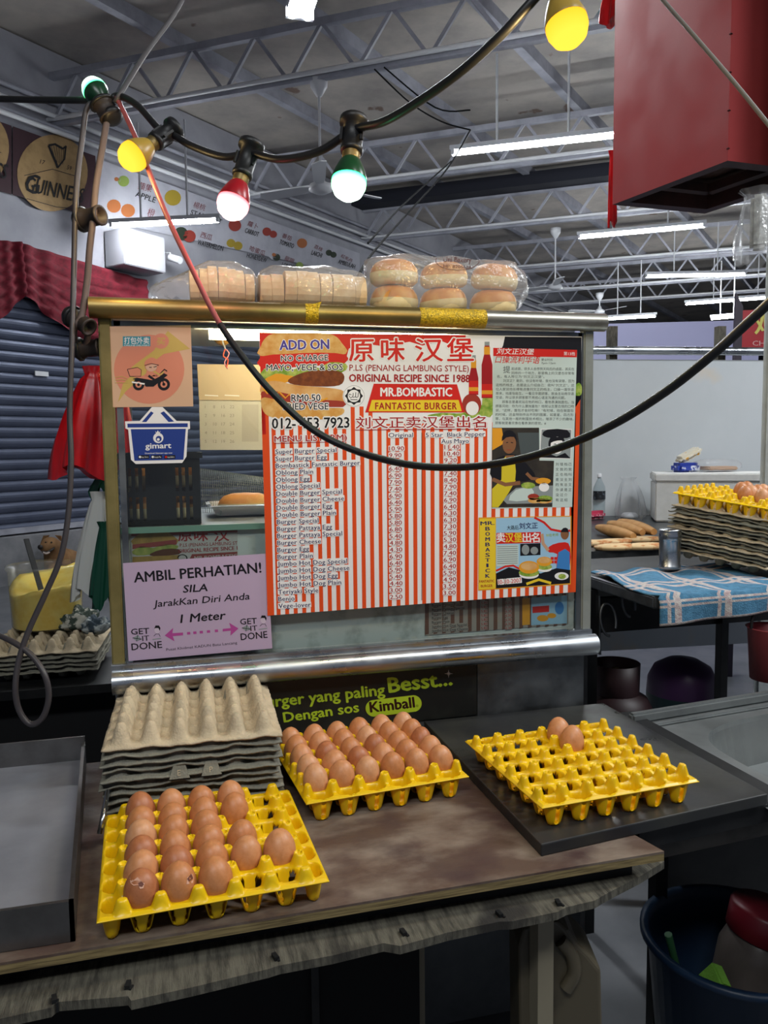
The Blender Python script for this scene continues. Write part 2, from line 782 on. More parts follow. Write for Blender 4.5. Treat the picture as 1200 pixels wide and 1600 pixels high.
# the concrete step below it
mb = MB()
mb.box(W0 + E1 * 2 + WN * 0.12 + Vector((0, 0, 0.25)), (11, 0.24, 0.5), mat('step_concrete', '8b8c90', 0.85, c2='787a7f', nscale=5), rz=math.atan2(E1.y, E1.x))
tag(mb.build('trim_21'), 'concrete step under the roller shutter', 'step', kind='structure')

# red curtain valance, gathered into swags
m_red = mat('red_velvet', '701024', 0.85, c2='540a19', nscale=14)


def swag(x0, x1, top0, top1, sag0, drop, label):
    """curtain between two wall pixels: pleated cloth with a hanging curve"""
    P0, P1 = wallpt(x0, top0, 0.12), wallpt(x1, top1, 0.12)
    N, K = 60, 16
    vs, fs = [], []
    for i in range(N + 1):
        t = i / N
        top = P0.lerp(P1, t)
        hang = drop * (0.72 + sag0 * math.sin(PI * t))
        for k in range(K + 1):
            s = k / K
            arc = math.sin(PI * t)
            ph = 10 * s * (1.0 + 0.35 * arc) * PI
            d = 0.045 * math.sin(ph) * (0.35 + 0.65 * arc) + 0.03 * math.sin(t * 40) * (1 - arc) + 0.05 * s
            vs.append(top + Vector((0, 0, -hang * s)) + WN * d)
    for i in range(N):
        for k in range(K):
            a = i * (K + 1) + k
            fs.append((a, a + 1, a + K + 2, a + K + 1))
    o = MB().add(vs, fs, m_red, True).build('curtain_valance')
    return tag(o, label, 'curtain', 'red swagged valances over the shutter')


swag(-115, 33, 366, 378, 0.42, 0.75, 'red swagged valance at the left picture edge above the shutter')
swag(33, 228, 380, 438, 0.42, 0.78, 'red swagged valance between the cables and the white meter box')

# white fascia box and a camera
mb = MB()
c = wallpt(212, 395, 0.2)
mb.box(c, (0.62, 0.35, 0.42), mat('metal_box_white', 'a9aab2', 0.5), rz=math.atan2(E1.y, E1.x), bev=0.01)
tag(mb.build('meter_box'), 'white wall box under the left tube light', 'box')
root = empty('security_camera', wallpt(266, 402, 0.28), 'small white security camera beside the wall box', 'camera')
c = wallpt(266, 402, 0.28)
MB().tube([c, c + Vector((0.12, -0.12, -0.06))], 0.045, m_white, 12).build('body', root)
MB().tube([c + WN * -0.27 + Vector((0, 0, 0.10)), c + Vector((0, 0, 0.05))], 0.014, m_white, 6).build('bracket', root)

# ------------------------------------------------------------------ stout posters and the fruit sign on the wall
m_maroon = mat('poster_maroon', '3a2129', 0.6)
m_tan = mat('poster_tan', 'a98b5f', 0.6, c2='8f744d', nscale=6)
m_ink = mat('ink_black', '17171a', 0.5)
sw = on_plane(W0 + WN * 0.05, WN, 0.004)


def stout_poster(x0, x1, cx, rx, label):
    root = empty('stout_poster', wallpt(x0, 300, 0.04), label, 'poster', 'stout posters on the left wall')
    def ln(x, yl, yr):
        return yl + (yr - yl) * (x - 20) / 135
    A = Art(sw)
    y0 = lambda x: 190 + (x - 0) * 0.36
    y1 = lambda x: 299 + (x - 0) * 0.27
    A.poly([(x0, y0(x0)), (x1, y0(x1)), (x1, y1(x1)), (x0, y1(x0))], m_maroon, 0)
    A.build('sheet', root)
    A = Art(sw)
    cy = (y0(cx) + y1(cx)) / 2
    A.ell(cx, cy, rx, 60, m_tan, 1, 0.1, 40)
    # harp
    hx = cx + 8
    A.line([(hx - 14, cy - 43), (hx - 2, cy - 15), (hx, cy - 8)], 3.5, m_ink, 2)
    A.line([(hx - 14, cy - 43), (hx - 4, cy - 45), (hx + 8, cy - 38), (hx + 14, cy - 42)], 3.5, m_ink, 2)
    A.line([(hx + 13, cy - 42), (hx + 11, cy - 22), (hx, cy - 8)], 2.5, m_ink, 2)
    for k in range(6):
        A.line([(hx - 10 + k * 4, cy - 42), (hx - 3 + k * 2.2, cy - 18 + k)], 0.7, m_ink, 2)
    A.text('17', (cx - 20, cy - 15), (cx - 13, cy - 13), 7, m_ink, 2)
    A.text('59', (cx + 22, cy - 6), (cx + 29, cy - 4), 7, m_ink, 2)
    A.line([(cx - 44, cy + 4), (cx, cy - 6), (cx + 40, cy + 6)], 1.0, m_ink, 2)
    A.text('GUINNESS', (cx - 42, cy + 28), (cx + 47, cy + 47), 24, m_ink, 2, bold=0.01)
    A.text('G', (cx - 44, cy + 30), (cx - 22, cy + 33), 31, m_ink, 2, bold=0.01)
    A.line([(cx - 40, cy + 40), (cx + 6, cy + 53), (cx + 36, cy + 56)], 1.0, m_ink, 2)
    A.build('print', root)


stout_poster(20, 149, 82, 55, 'stout poster with a dark harp and big lettering on a tan oval, right one')
stout_poster(-120, 18, -38, 52, 'stout poster cut off by the left picture edge')

m_banner = mat('banner_sheet', 'b9bac4', 0.6, c2='a9aab5', nscale=3)
root = empty('fruit_sign', wallpt(150, 340, 0.04), 'long pale fruit juice sign with pictures and names along the left wall', 'sign')
A = Art(sw)
A.poly([(150, 247), (562, 396), (562, 432), (150, 342)], m_banner, 0)
A.build('sheet', root)
A = Art(sw)
m_fy = mat('fruit_yellow', 'a8912f', 0.6)
m_fg = mat('fruit_green', '8aa04f', 0.6)
m_fo = mat('fruit_orange', 'b06a3c', 0.6)
m_fr = mat('fruit_red', '9c3a30', 0.6)
m_fd = mat('fruit_dark', '2f3a2c', 0.6)
m_redink = mat('ink_dull_red', '7c3c40', 0.6)


def bent(x, lo):
    return (312 + (x - 227) * 0.33) if not lo else (387 + (x - 327) * 0.26)


for s, zh, x0, x1, lo in (('APPLE', '蘋果', 211, 242, 0), ('STARFRUIT', '楊桃', 297, 345, 0), ('CARROT', '蘿卜', 382, 403, 0), ('TOMATO', '番茄', 436, 458, 0),
                          ('LAICHI', '荔枝', 486, 502, 0), ('AMBEULAH', '紅毛丹', 528, 554, 0), ('WATERMELON', '西瓜', 308, 348, 1), ('HONEYDEW', '哈蜜瓜', 385, 416, 1),
                          ('LONGAN', '龍眼', 440, 462, 1), ('ORANGE', '橙', 228, 262, 2)):
    if lo == 2:
        A.text(zh, (229, 338), (240, 341), 13, m_redink, 2)
        continue
    h = 9 - (x0 - 211) * 0.006
    A.text(s, (x0, bent(x0, lo)), (x1, bent(x1, lo)), h, m_ink, 2, bold=0.012)
    zx = x0 + 4
    A.text(zh, (zx, bent(zx, lo) - h - 4), (zx + len(zh) * 10.5 * (1 - (x0 - 211) / 700), bent(zx, lo) - h - 4 + len(zh) * 3), 11 * (1 - (x0 - 211) / 600), m_redink, 2)
A.build('lettering', root)
for x, y, rx, mm in ((181, 281, 8, m_banner), (193, 283, 9, m_fg), (178, 322, 11, m_fo), (200, 329, 11, m_fo), (270, 309, 13, m_fy), (283, 365, 11, m_fd), (296, 369, 10, m_fr),
                     (367, 352, 10, m_fr), (361, 380, 7, m_fy), (372, 384, 7, m_fy), (417, 362, 7, m_fr), (427, 366, 6, m_fr), (427, 399, 7, m_banner), (432, 402, 6, m_fd),
                     (472, 380, 8, m_fo), (514, 395, 5, m_fd), (521, 398, 5, m_fd), (468, 415, 6, m_fg)):
    A = Art(sw)
    A.ell(x, y, rx, rx * 0.95, mm, 1, 0.3, 16)
    A.ell(x + 1, y - 1, rx * 0.45, rx * 0.4, m_fo if mm is m_banner else mm, 1.5, 0.3, 12)
    A.build('fruit_picture', root)


# ------------------------------------------------------------------ tube lights
m_tube = glow('tube_glow', (0.93, 0.97, 1.0), TUBE_POWER)
m_hous = mat('lamp_housing', 'c9ccd2', 0.4)


def tube_light(a, b, label, rods=True, top=CH, pair=False):
    root = empty('fluorescent_light', (a + b) / 2, label, 'tube light', 'hanging tube lights')
    d = (b - a).normalized()
    side = d.cross(Vector((0, 0, 1))).normalized()
    m = MB()
    m.bar(a + Vector((0, 0, 0.05)) - d * 0.03, b + Vector((0, 0, 0.05)) + d * 0.03, 0.05 if not pair else 0.16, 0.045, m_hous)
    m.build('housing', root)
    for s in ((0,) if not pair else (-1, 1)):
        m = MB()
        m.tube([a + side * 0.05 * s, b + side * 0.05 * s], 0.021, m_tube, 12)
        m.build('tube', root)
    for e in (a, b):
        m = MB()
        m.box(e + Vector((0, 0, 0.015)), (0.03, 0.06 if not pair else 0.18, 0.06), m_hous, rz=math.atan2(d.y, d.x))
        m.build('end_cap', root)
    if rods:
        for t in (0.28, 0.72):
            q = a.lerp(b, t)
            MB().tube([q + Vector((0, 0, 0.06)), Vector((q.x, q.y, top))], 0.012, m_white, 6).build('suspension_rod', root)
    return root


for (x0, y0, x1, y1, z, lab) in ((175, 353, 340, 345, 3.92, 'tube light glowing left of the bulbs, in front of the fruit sign'),
                                 (708, 240, 962, 212, 4.17, 'long tube light running behind the red hanging box'),
                                 (905, 371, 1100, 353, 4.17, 'tube light just below the red box, second in its row'),
                                 (1010, 432, 1164, 429, 4.17, 'tube light third in the row, above the lavender panel'),
                                 (1072, 475, 1230, 463, 4.17, 'tube light cut by the white column, fourth in the row'),
                                 (942, 499, 1024, 494, 3.9, 'small far tube light just above the lavender panel'),
                                 (1112, 498, 1160, 494, 3.9, 'small far tube light left of the red sign')):
    tube_light(atz(x0, y0, z), atz(x1, y1, z), lab)
p = atz(468, 26, 4.17)
q = p + Vector((0.06, -1.3, 0.05))
tube_light(p, q, 'twin tube light at the top edge of the picture', True, RZ, True)
# same fixtures over the part of the hall behind the viewer are given as lamps at the top of the file


# ------------------------------------------------------------------ ceiling fans
def fan(px, py, top_y, z_top, yhub, rot, label):
    P = atz(px, top_y, z_top)
    d = (P - CAM).dot(FWD)
    H = atd(px - 2, yhub, d)
    H = Vector((P.x, P.y, H.z))
    root = empty('ceiling_fan', H, label, 'ceiling fan', 'white ceiling fans')
    m = MB()
    T = Matrix.Translation(P)
    m.lathe([(0.0, 0.0), (0.09, 0.0), (0.085, -0.07), (0.03, -0.16), (0.0, -0.17)], m_white, 18, T)
    m.build('canopy', root)
    MB().tube([P, H], 0.013, m_white, 8).build('down_rod', root)
    m = MB()
    m.lathe([(0.0, 0.11), (0.03, 0.11), (0.05, 0.05), (0.11, 0.02), (0.12, -0.03), (0.06, -0.06), (0.0, -0.065)], m_white, 20, Matrix.Translation(H))
    m.build('motor', root)
    for k in range(3):
        a = rot + k * 2 * PI / 3
        u = Vector((math.cos(a), math.sin(a), 0))
        w = Vector((-u.y, u.x, 0.22)).normalized()
        m = MB()
        pts = [u * 0.1 - w * 0.03, u * 0.22 - w * 0.07, u * 0.68 - w * 0.085, u * 0.72, u * 0.68 + w * 0.06, u * 0.22 + w * 0.05, u * 0.1 + w * 0.03]
        m.prism([H + q for q in pts], (0, 0, 0.008), m_white)
        m.build('blade', root)
    return root


fan(498, 0, 124, CH, 288, 0.35, 'white ceiling fan hanging from the nearest truss above the bread')
fan(868, 0, 357, CH, 446, 0.2, 'small far ceiling fan right of the bagged buns')
fan(937, 0, 458, CH - 0.3, 486, 0.9, 'smallest ceiling fan, far back above the lavender panel')

# loose black wires drooping from the roof to the far light
mb = MB()
for pts in (((585, 108, 6.2), (640, 160, 6.2), (690, 190, 6.2), (735, 203, 6.2)), ((600, 105, 6.3), (680, 168, 6.3), (735, 172, 6.3)),
            ((735, 203, 6.2), (700, 262, 5.5), (640, 330, 4.6), (585, 392, 3.6), (560, 430, 2.9)), ((705, 252, 6.0), (630, 320, 5.0), (575, 380, 3.9))):
    mb.tube(spline([atd(*q) for q in pts], 6), 0.006, mat('wire_black', '121214', 0.9, spec=0.1), 6)
tag(mb.build('hanging_wire'), 'thin black wires sagging from the roof behind the bread', 'wire')

# ================================================================== THE BURGER CART
GY = 1.616                                  # front glass
X0, X1 = -0.152, 0.893
m_inox = mat('stainless', 'b4b8bc', 0.28, metal=1.0, rnoise=(14, 0.2, 0.45), bump=0.05, bscale=40)
m_inox_dull = mat('stainless_dull', '7d8184', 0.42, metal=0.9, c2='5d6063', nscale=9, rnoise=(20, 0.3, 0.55))
m_brass_bulb_tint = mat('brass_bulb_tint', '8d8050', 0.5, metal=0.4, c2='74683c', nscale=9)  # yellow bulb light painted into the left post; plain brass on the valve
m_gasket = mat('rubber_black', '131417', 0.6)
m_body = mat('cart_body', '5b5e60', 0.5, metal=0.5, c2='4c4f51', nscale=5)
m_glass = film('clear_glass', 'f2f6f5', 0.004, 0.16, 0.03)
m_shelf = mat('shelf_steel', '8a8d92', 0.4, metal=0.6)
m_marble = mat('marbled_board', 'cfd4d2', 0.5, c2='9aa09c', nscale=16, nlo=0.52, nhi=0.7)

cart = empty('burger_cart', (0.37, 1.88, 0.0), 'stainless steel burger cart with glass front and menu posters', 'food cart')
m = MB()
m.box(((X0 + X1) / 2, 1.625 + 0.27, 0.52), (X1 - X0 - 0.02, 0.54, 0.86), m_body)
m.build('base', cart)
m = MB()
m.box((0.752, 1.623, 0.875), (0.262, 0.006, 0.128), m_inox_dull)
m.build('side_plate', cart)
m = MB()
m.tube([(X0 + 0.002, 1.598, 0.962), (X1 + 0.006, 1.598, 0.962)], 0.024, m_inox, 20)
m.box(((X0 + X1) / 2, 1.61, 0.99), (X1 - X0, 0.02, 0.014), m_inox, bev=0.002)
m.build('bottom_rail', cart)
m = MB()
m.tube([(X0 - 0.012, 1.602, 1.687), (0.915, 1.602, 1.687)], 0.0195, mat('rail_worn', 'a9a69c', 0.35, metal=0.9, c2='7f7a6a', nscale=12, nlo=0.5, nhi=0.7), 20)
m.build('top_rail', cart)
m_gold = mat('gold_tape', 'd8b21c', 0.35, metal=0.35, c2='8f7a18', nscale=220, bump=0.8, bscale=300)
m = MB()
a, b = aty(654, 498, 1.6), aty(757, 503, 1.6)
m.tube([(X0 - 0.0125, 1.602, 1.687), (a.x, 1.602, 1.687)], 0.0199, mat('bulb_gold_run', '988350', 0.42, metal=0.8, c2='7d6c42', nscale=9, bump=0.05, bscale=90), 20)  # yellow bulb light on the steel rail, painted as a gold sleeve
m.build('bulb_gold_run', cart)['label'] = 'left run of the rail in the gold of the bulb light'
m = MB()
m.tube([(a.x, 1.602, 1.687), (b.x, 1.602, 1.687)], 0.0202, m_gold, 20, cap=False)
o = m.build('glitter_tape', cart)
o['label'] = 'band of yellow glitter tape around the rail'
m = MB()
a, b = aty(476, 490, 1.6), aty(496, 490, 1.6)
m.tube([(a.x, 1.602, 1.687), (b.x, 1.602, 1.687)], 0.0203, m_gold, 20, cap=False)
m.prism([(a.x, 1.585, 1.70), (b.x + 0.006, 1.583, 1.709), (b.x - 0.004, 1.584, 1.684)], (0, 0.002, 0), m_gold)
m.build('tape_scrap', cart)
for x, y, mm in ((X0 + 0.013, 1.622, m_brass_bulb_tint), (X1 - 0.010, 1.622, mat('post_steel', 'a9ada6', 0.4, metal=0.5, c2='8f948c', nscale=9)), (X0 + 0.013, 2.15, m_inox_dull), (X1 - 0.012, 2.15, m_inox_dull)):
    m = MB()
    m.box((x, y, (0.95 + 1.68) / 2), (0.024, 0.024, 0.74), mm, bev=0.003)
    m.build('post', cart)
m = MB()
m.box(((X0 + X1) / 2, 1.88, 1.70), (X1 - X0 + 0.01, 0.56, 0.012), m_inox_dull)
m.build('roof', cart)
m = MB()
m.box(((X0 + X1) / 2, 1.88, 1.688), (X1 - X0 - 0.04, 0.5, 0.008), mat('roof_lining', 'd6d2c4', 0.5))
m.build('roof_lining', cart)
m = MB()
m.box(((X0 + X1) / 2, GY + 0.002, 1.33), (X1 - X0 - 0.04, 0.004, 0.66), m_glass)
m.build('front_glass', cart)
m = MB()
for (ca, sa) in (((X0 + 0.035, GY + 0.0015, 1.325), (0.012, 0.006, 0.68)), ((X1 - 0.028, GY + 0.0015, 1.325), (0.012, 0.006, 0.68)),
                 (((X0 + X1) / 2, GY + 0.0015, 1.661), (X1 - X0 - 0.05, 0.006, 0.01))):
    m.box(ca, sa, m_inox_dull)
m.build('glass_frame', cart)
m = MB()
m.box((X0 + 0.012, 1.885, 1.33), (0.004, 0.5, 0.66), m_glass)
m.build('side_glass', cart)
m = MB()
m.box(((X0 + X1) / 2, 1.885, 1.258), (X1 - X0 - 0.05, 0.50, 0.008), m_shelf)
m.box(((X0 + X1) / 2, 1.632, 1.258), (X1 - X0 - 0.05, 0.006, 0.012), mat('glass_edge', '7fa596', 0.3))
m.build('shelf', cart)
m = MB()
m.box(((X0 + X1) / 2, 1.645, 1.12), (X1 - X0 - 0.05, 0.006, 0.262), m_marble)
m.build('lower_panel', cart)
m = MB()
m.box(((X0 + X1) / 2, 2.14, 1.10), (X1 - X0 - 0.05, 0.01, 0.3), m_body)
m.build('back_panel', cart)

# lamp under the cart roof
root = empty('cart_lamp', (0.3, 1.74, 1.68), 'warm tube lamp inside the cart under its roof', 'tube light')
MB().tube([(0.06, 1.74, 1.662), (0.62, 1.74, 1.662)], 0.012, glow('warm_tube', (1.0, 0.80, 0.50), 45), 12).build('tube', root)
m = MB()
m.box((0.34, 1.745, 1.679), (0.62, 0.04, 0.01), m_white)
m.build('housing', root)

# ------------------------------------------------------------------ inks
c_red = mat('ink_red', 'd6281f', 0.35)
c_or = mat('ink_orange', 'e8521f', 0.35)
c_dred = mat('ink_crimson', 'a81b22', 0.4)
c_wh = mat('ink_white', 'f5f4f4', 0.35)
c_bk = mat('ink_jet', '15141a', 0.4)
c_navy = mat('ink_navy', '23265e', 0.4)
c_purp = mat('ink_purple', '4b3a9a', 0.4)
c_yel = mat('ink_yellow', 'f0d032', 0.35)
c_tan = mat('print_bun', 'd79b4a', 0.4, c2='e9bf78', nscale=45)
c_tan2 = mat('print_bun_light', 'e6b878', 0.4, c2='d2914a', nscale=20)
c_grn = mat('print_lettuce', '6f9a2c', 0.4, c2='c6cf6a', nscale=60)
c_pat = mat('print_patty', '6e3417', 0.4, c2='8d4a20', nscale=90)
c_saus = mat('print_sausage', 'a3382a', 0.4)
c_must = mat('print_mustard', 'e9a22a', 0.4)
c_pap = mat('print_newsprint', 'c9dad6', 0.5)
c_grey = mat('print_grey', '8e9799', 0.5)
c_txt = mat('print_newstext', '4b5456', 0.5)
c_skin = mat('print_skin', '8a5d3c', 0.5)
c_skin2 = mat('print_skin_light', 'c79d7e', 0.5)
c_photo = mat('print_photo_dark', '2b2622', 0.5, c2='3b352d', nscale=30)
c_apron = mat('print_apron', 'd9c528', 0.5)
c_blue = mat('print_blue', '3f83c9', 0.4)
c_sky = mat('print_sky', '9fc9e6', 0.4)
c_pink = mat('print_pink', 'e08fa0', 0.4)
c_teal = mat('print_teal', '3f93a3', 0.5)


def sheet(name, corners, Y, m, parent, th=0.0006):
    P = [aty(x, y, Y) for x, y in corners]
    return MB().prism(P, (0, th, 0), m).build(name, parent)


# ------------------------------------------------------------------ the big menu
MY = 1.6110
menu = empty('menu_poster', aty(660, 740, MY), 'big red and white striped burger menu poster on the cart glass', 'poster')
TL, TR, BR, BL = (405, 519.5), (909, 526), (899.5, 925), (418, 962)
sheet('sheet', [TL, TR, BR, BL], MY, mat('menu_paper', 'f2f2f4', 0.25), menu)
S = on_y(MY, 0.00009)


def uv(u, v):
    x = (TL[0] * (1 - u) + TR[0] * u) * (1 - v) + (BL[0] * (1 - u) + BR[0] * u) * v
    y = (TL[1] * (1 - u) + TR[1] * u) * (1 - v) + (BL[1] * (1 - u) + BR[1] * u) * v
    return x, y


A = Art(S)
NS = 36
for k in range(NS):
    u0, u1 = k / NS + 0.002, (k + 0.5) / NS + 0.001
    if k == 0:
        u0, u1 = 0, 0.022
    um = (u0 + u1) / 2
    v0 = 0.30 if um > 0.75 else (0.265 if 0.28 < um < 0.36 else 0.33)
    if k == 0:
        v0 = 0.2
    A.poly([uv(u0, v0), uv(u1, v0), uv(u1, 1), uv(u0, 1)], c_or, 1)
A.poly([uv(0.978, 0.23), uv(1, 0.23), uv(1, 1), uv(0.978, 1)], c_or, 1)
A.build('stripes', menu)
A = Art(S)
A.poly([uv(0, 0), uv(0.64, 0), (728, 533), (700, 537), (690, 533), (660, 540), (640, 534), (600, 541), (560, 536), (545, 545), (541, 560), (407, 562)], c_red, 1)
A.poly([uv(0, 0.05), uv(0.012, 0.05), uv(0.012, 0.36), uv(0, 0.36)], c_red, 1)
# black corner behind the clipping
A.poly([(789, 526), (908.5, 527), (908, 622), (897, 640), (880, 648), (830, 600), (776, 560), (786, 540)], c_bk, 1)
A.poly(smooth_poly([(897, 606), (904, 598), (909, 604), (908, 617), (898, 617)], 3), c_grn, 1.5)
# burger and hot dog picture
A.poly([(407, 556), (408, 540), (414, 529), (425, 522), (450, 520), (500, 520.5), (522, 524), (534, 536), (540, 553), (480, 557)], c_tan, 2, 3)
A.poly([(408, 557), (450, 553), (500, 551), (540, 554), (538, 568), (480, 572), (409, 576)], c_red, 2.2, 2)
A.poly([(407, 583), (418, 574), (430, 579), (445, 572), (460, 577), (480, 569), (498, 575), (515, 566), (540, 568), (541, 578), (520, 586), (490, 582), (465, 592), (440, 586), (425, 596), (408, 592)], c_grn, 2.4, 2)
A.poly([(408, 598), (430, 584), (447, 586), (462, 590), (440, 600)], c_must, 2.5, 2)
A.poly([(450, 594), (468, 584), (490, 579), (515, 578), (534, 582), (538, 592), (530, 602), (500, 604), (460, 601)], c_pat, 2.6, 3)
A.poly([(408, 615), (412, 600), (430, 595), (465, 602), (515, 606), (538, 612), (538, 630), (500, 632), (450, 622)], c_tan2, 2.8, 3)
A.poly([(409, 612), (430, 611), (470, 620), (510, 625), (537, 627), (536, 636), (490, 634), (440, 628), (411, 621)], c_saus, 3.0, 2)
A.line([(411, 607), (418, 615), (422, 609), (430, 619), (436, 612), (446, 622), (452, 616), (462, 625), (470, 619), (480, 628), (490, 621), (500, 627), (512, 622)], 2.6, c_must, 3.2)
A.poly([(409, 622), (430, 624), (470, 632), (510, 637), (536, 638), (534, 648), (505, 655), (460, 656), (425, 652), (411, 642)], c_tan, 3.3, 3)
# radish, leaves, sauce bottles
A.poly(smooth_poly([(724, 645), (734, 628), (750, 632), (769, 640), (769, 648), (740, 653), (720, 652), (668, 650), (690, 645)], 3), c_grn, 1.6)
A.ell(737, 632, 15, 17, c_saus, 1.8)
A.ell(738, 638, 10, 11, c_wh, 2.0)
A.poly(smooth_poly([(753, 640), (756, 612), (769, 601), (769, 648), (757, 649)], 3), c_grn, 2.2)
for bx, by0, by1, w in ((740, 555, 617, 7.5), (761, 534, 622, 8.5)):
    A.poly([(bx - w * 0.45, by0 + 6), (bx + w * 0.45, by0 + 6), (bx + w * 0.55, by0 + 20), (bx + w, by0 + 36), (bx + w, by1), (bx - w, by1), (bx - w, by0 + 36), (bx - w * 0.55, by0 + 20)], c_dred, 2.3)
    A.rect(bx - w * 0.45, by0, bx + w * 0.45, by0 + 6, c_grey, 2.4)
    A.rect(bx - w * 0.55, by0 + 8, bx + w * 0.55, by0 + 20, c_must, 2.5)
    A.poly([(bx - w, by1 - 22), (bx + w, by1 - 22), (bx + w, by1 - 2), (bx - w, by1 - 2)], c_red, 2.5)
    A.rect(bx - w, by1 - 12, bx + w, by1 - 6, c_must, 2.6)
A.build('food_picture', menu)

A = Art(S)
A.text('ADD ON', (437.4, 546.5), (514, 545), 15.5, c_purp, 5, 0.03, halo=c_wh, hw=0.04)
A.text('NO CHARGE', (439.3, 564.5), (512.4, 563), 9.5, c_bk, 5, 0.012, halo=c_wh, hw=0.07)
A.text('MAYO, VEGE & SOS', (416.5, 579), (535.5, 578), 10, c_bk, 5, 0.012, halo=c_wh, hw=0.07)
A.text('RM0.50', (455.4, 627), (500.7, 626.5), 11, c_bk, 5, 0.012, halo=c_wh, hw=0.08)
A.text('FRIED VEGE', (442.8, 640), (513, 639.5), 10.5, c_bk, 5, 0.012, halo=c_wh, hw=0.08)
A.text('012- 453 7923', (425.3, 669.6), (545.7, 668), 17, c_bk, 5, 0.02, halo=c_wh, hw=0.08)
A.text('MENU LIST (RM)', (429, 690.4), (541.9, 687.5), 9.5, c_dred, 5, 0.022, halo=c_wh, hw=0.06)
A.line([(429, 693), (540, 690)], 0.9, c_dred, 5)
for ch, xa, xb in (('原', 546, 584), ('味', 596, 632), ('汉', 649, 692), ('堡', 699, 740)):
    A.text(ch, (xa, 565), (xb, 564.5), 34, c_red, 5, 0.018, halo=c_wh, hw=0.045)
A.text('P.LS (PENANG LAMBUNG STYLE)', (546, 579), (732.5, 580.5), 10, c_dred, 5, 0.004)
A.text('ORIGINAL RECIPE SINCE 1988', (545.7, 596), (734, 597), 12, c_dred, 5, 0.028)
A.poly([(584, 599.5), (714, 600.5), (719, 618), (726, 644.5), (570.5, 644.5), (578, 620)], c_red, 3, 0)
A.poly([(581, 625), (716.5, 625), (721.5, 642.5), (576, 642.5)], c_yel, 4, 0)
A.text('MR.BOMBASTIC', (594.7, 619), (706, 619), 14, c_wh, 5, 0.03)
A.text('FANTASTIC BURGER', (586.5, 639.5), (713.5, 639.5), 11, c_dred, 5, 0.025, space=1.15)
# halal roundel
A.ell(553, 618.7, 17.5, 17.5, c_wh, 3)
A.ell(553, 618.7, 16.6, 16.6, c_grey, 3.3)
A.ell(553, 618.7, 16.0, 16.0, c_wh, 3.6)
star = []
for k in range(16):
    a = 2 * PI * k / 16
    r = 14.2 if k % 2 == 0 else 11.4
    star.append((553 + r * math.cos(a), 618.7 + r * math.sin(a)))
A.poly(star, c_bk, 3.9)
A.ell(553, 618.7, 9.6, 9.6, c_wh, 4.2)
for pts in (((560, 613), (559.5, 620), (557, 621), (555, 620)), ((556, 613), (555.5, 620), (551, 621)), ((552, 614), (551.5, 619), (548, 622), (545.5, 619)), ((549, 617), (546, 615.5), (545, 618)), ((547.5, 624.5), (558.5, 624.5))):
    A.line(pts, 1.1, c_bk, 4.6)
A.text('刘文正卖汉堡出名', (556, 669.5), (759.4, 668), 17, c_dred, 5, 0.012, halo=c_wh, hw=0.09)
A.line([(555, 672), (759, 670.5)], 1.1, c_dred, 5)
A.text('Original', (607.4, 683.2), (645.4, 682.7), 7, c_navy, 5, 0.012, halo=c_wh, hw=0.07)
A.text('5 Star  Black Pepper', (665.4, 683), (757.8, 681.2), 7, c_navy, 5, 0.012, halo=c_wh, hw=0.07)
A.text('Aus Mayo', (689.7, 692.7), (732.5, 692), 7, c_navy, 5, 0.012, halo=c_wh, hw=0.07)
A.line([(659, 676), (659, 938)], 0.8, c_bk, 5)
rows = ['Super Burger Special', 'Super Burger Egg', 'Bombastick Fantastic Burger', 'Oblong Plain', 'Oblong Egg', 'Oblong Special', 'Double Burger Special',
        'Double Burger Cheese', 'Double Burger Egg', 'Double Burger Plain', 'Burger Special', 'Burger Pattaya Egg', 'Burger Pattaya Special', 'Burger Cheese',
        'Burger Egg', 'Burger Plain', 'Jumbo Hot Dog Special', 'Jumbo Hot Dog Cheese', 'Jumbo Hot Dog Egg', 'Jumbo Hot Dog Plain', 'Teriyaki Style', 'Benjo', 'Vege-lover']
pa = '10.90 9.90 8.70 6.40 6.90 7.90 7.40 6.90 6.40 5.90 5.80 5.80 6.80 5.40 4.80 4.30 6.90 6.40 5.90 5.40 4.40 3.00 2.50'.split()
pb = '11.40 10.40 9.20 6.90 7.40 8.40 7.90 7.40 6.90 6.40 6.30 6.30 7.30 5.90 5.30 4.80 7.40 6.90 6.40 5.90 4.90 3.50 3.00'.split()
for i, (r, q, s) in enumerate(zip(rows, pa, pb)):
    t = i / 22
    A.text(r, (430.7 + 4.8 * t, 709.4 + 241 * t), None, 7.4, c_navy, 5, 0.016, halo=c_wh, hw=0.075, slope=-0.036 - 0.012 * t, xs=1.06, space=1.06)
    A.text(q, (608 + 1.5 * t, 704.2 + 232 * t), None, 7.0, c_dred, 5, 0.018, halo=c_wh, hw=0.075, slope=-0.02 - 0.02 * t, xs=1.22)
    A.text(s, (694.5 - 1.5 * t, 701.8 + 228 * t), None, 7.0, c_dred, 5, 0.018, halo=c_wh, hw=0.075, slope=-0.015 - 0.03 * t, xs=1.22)
A.build('lettering', menu)

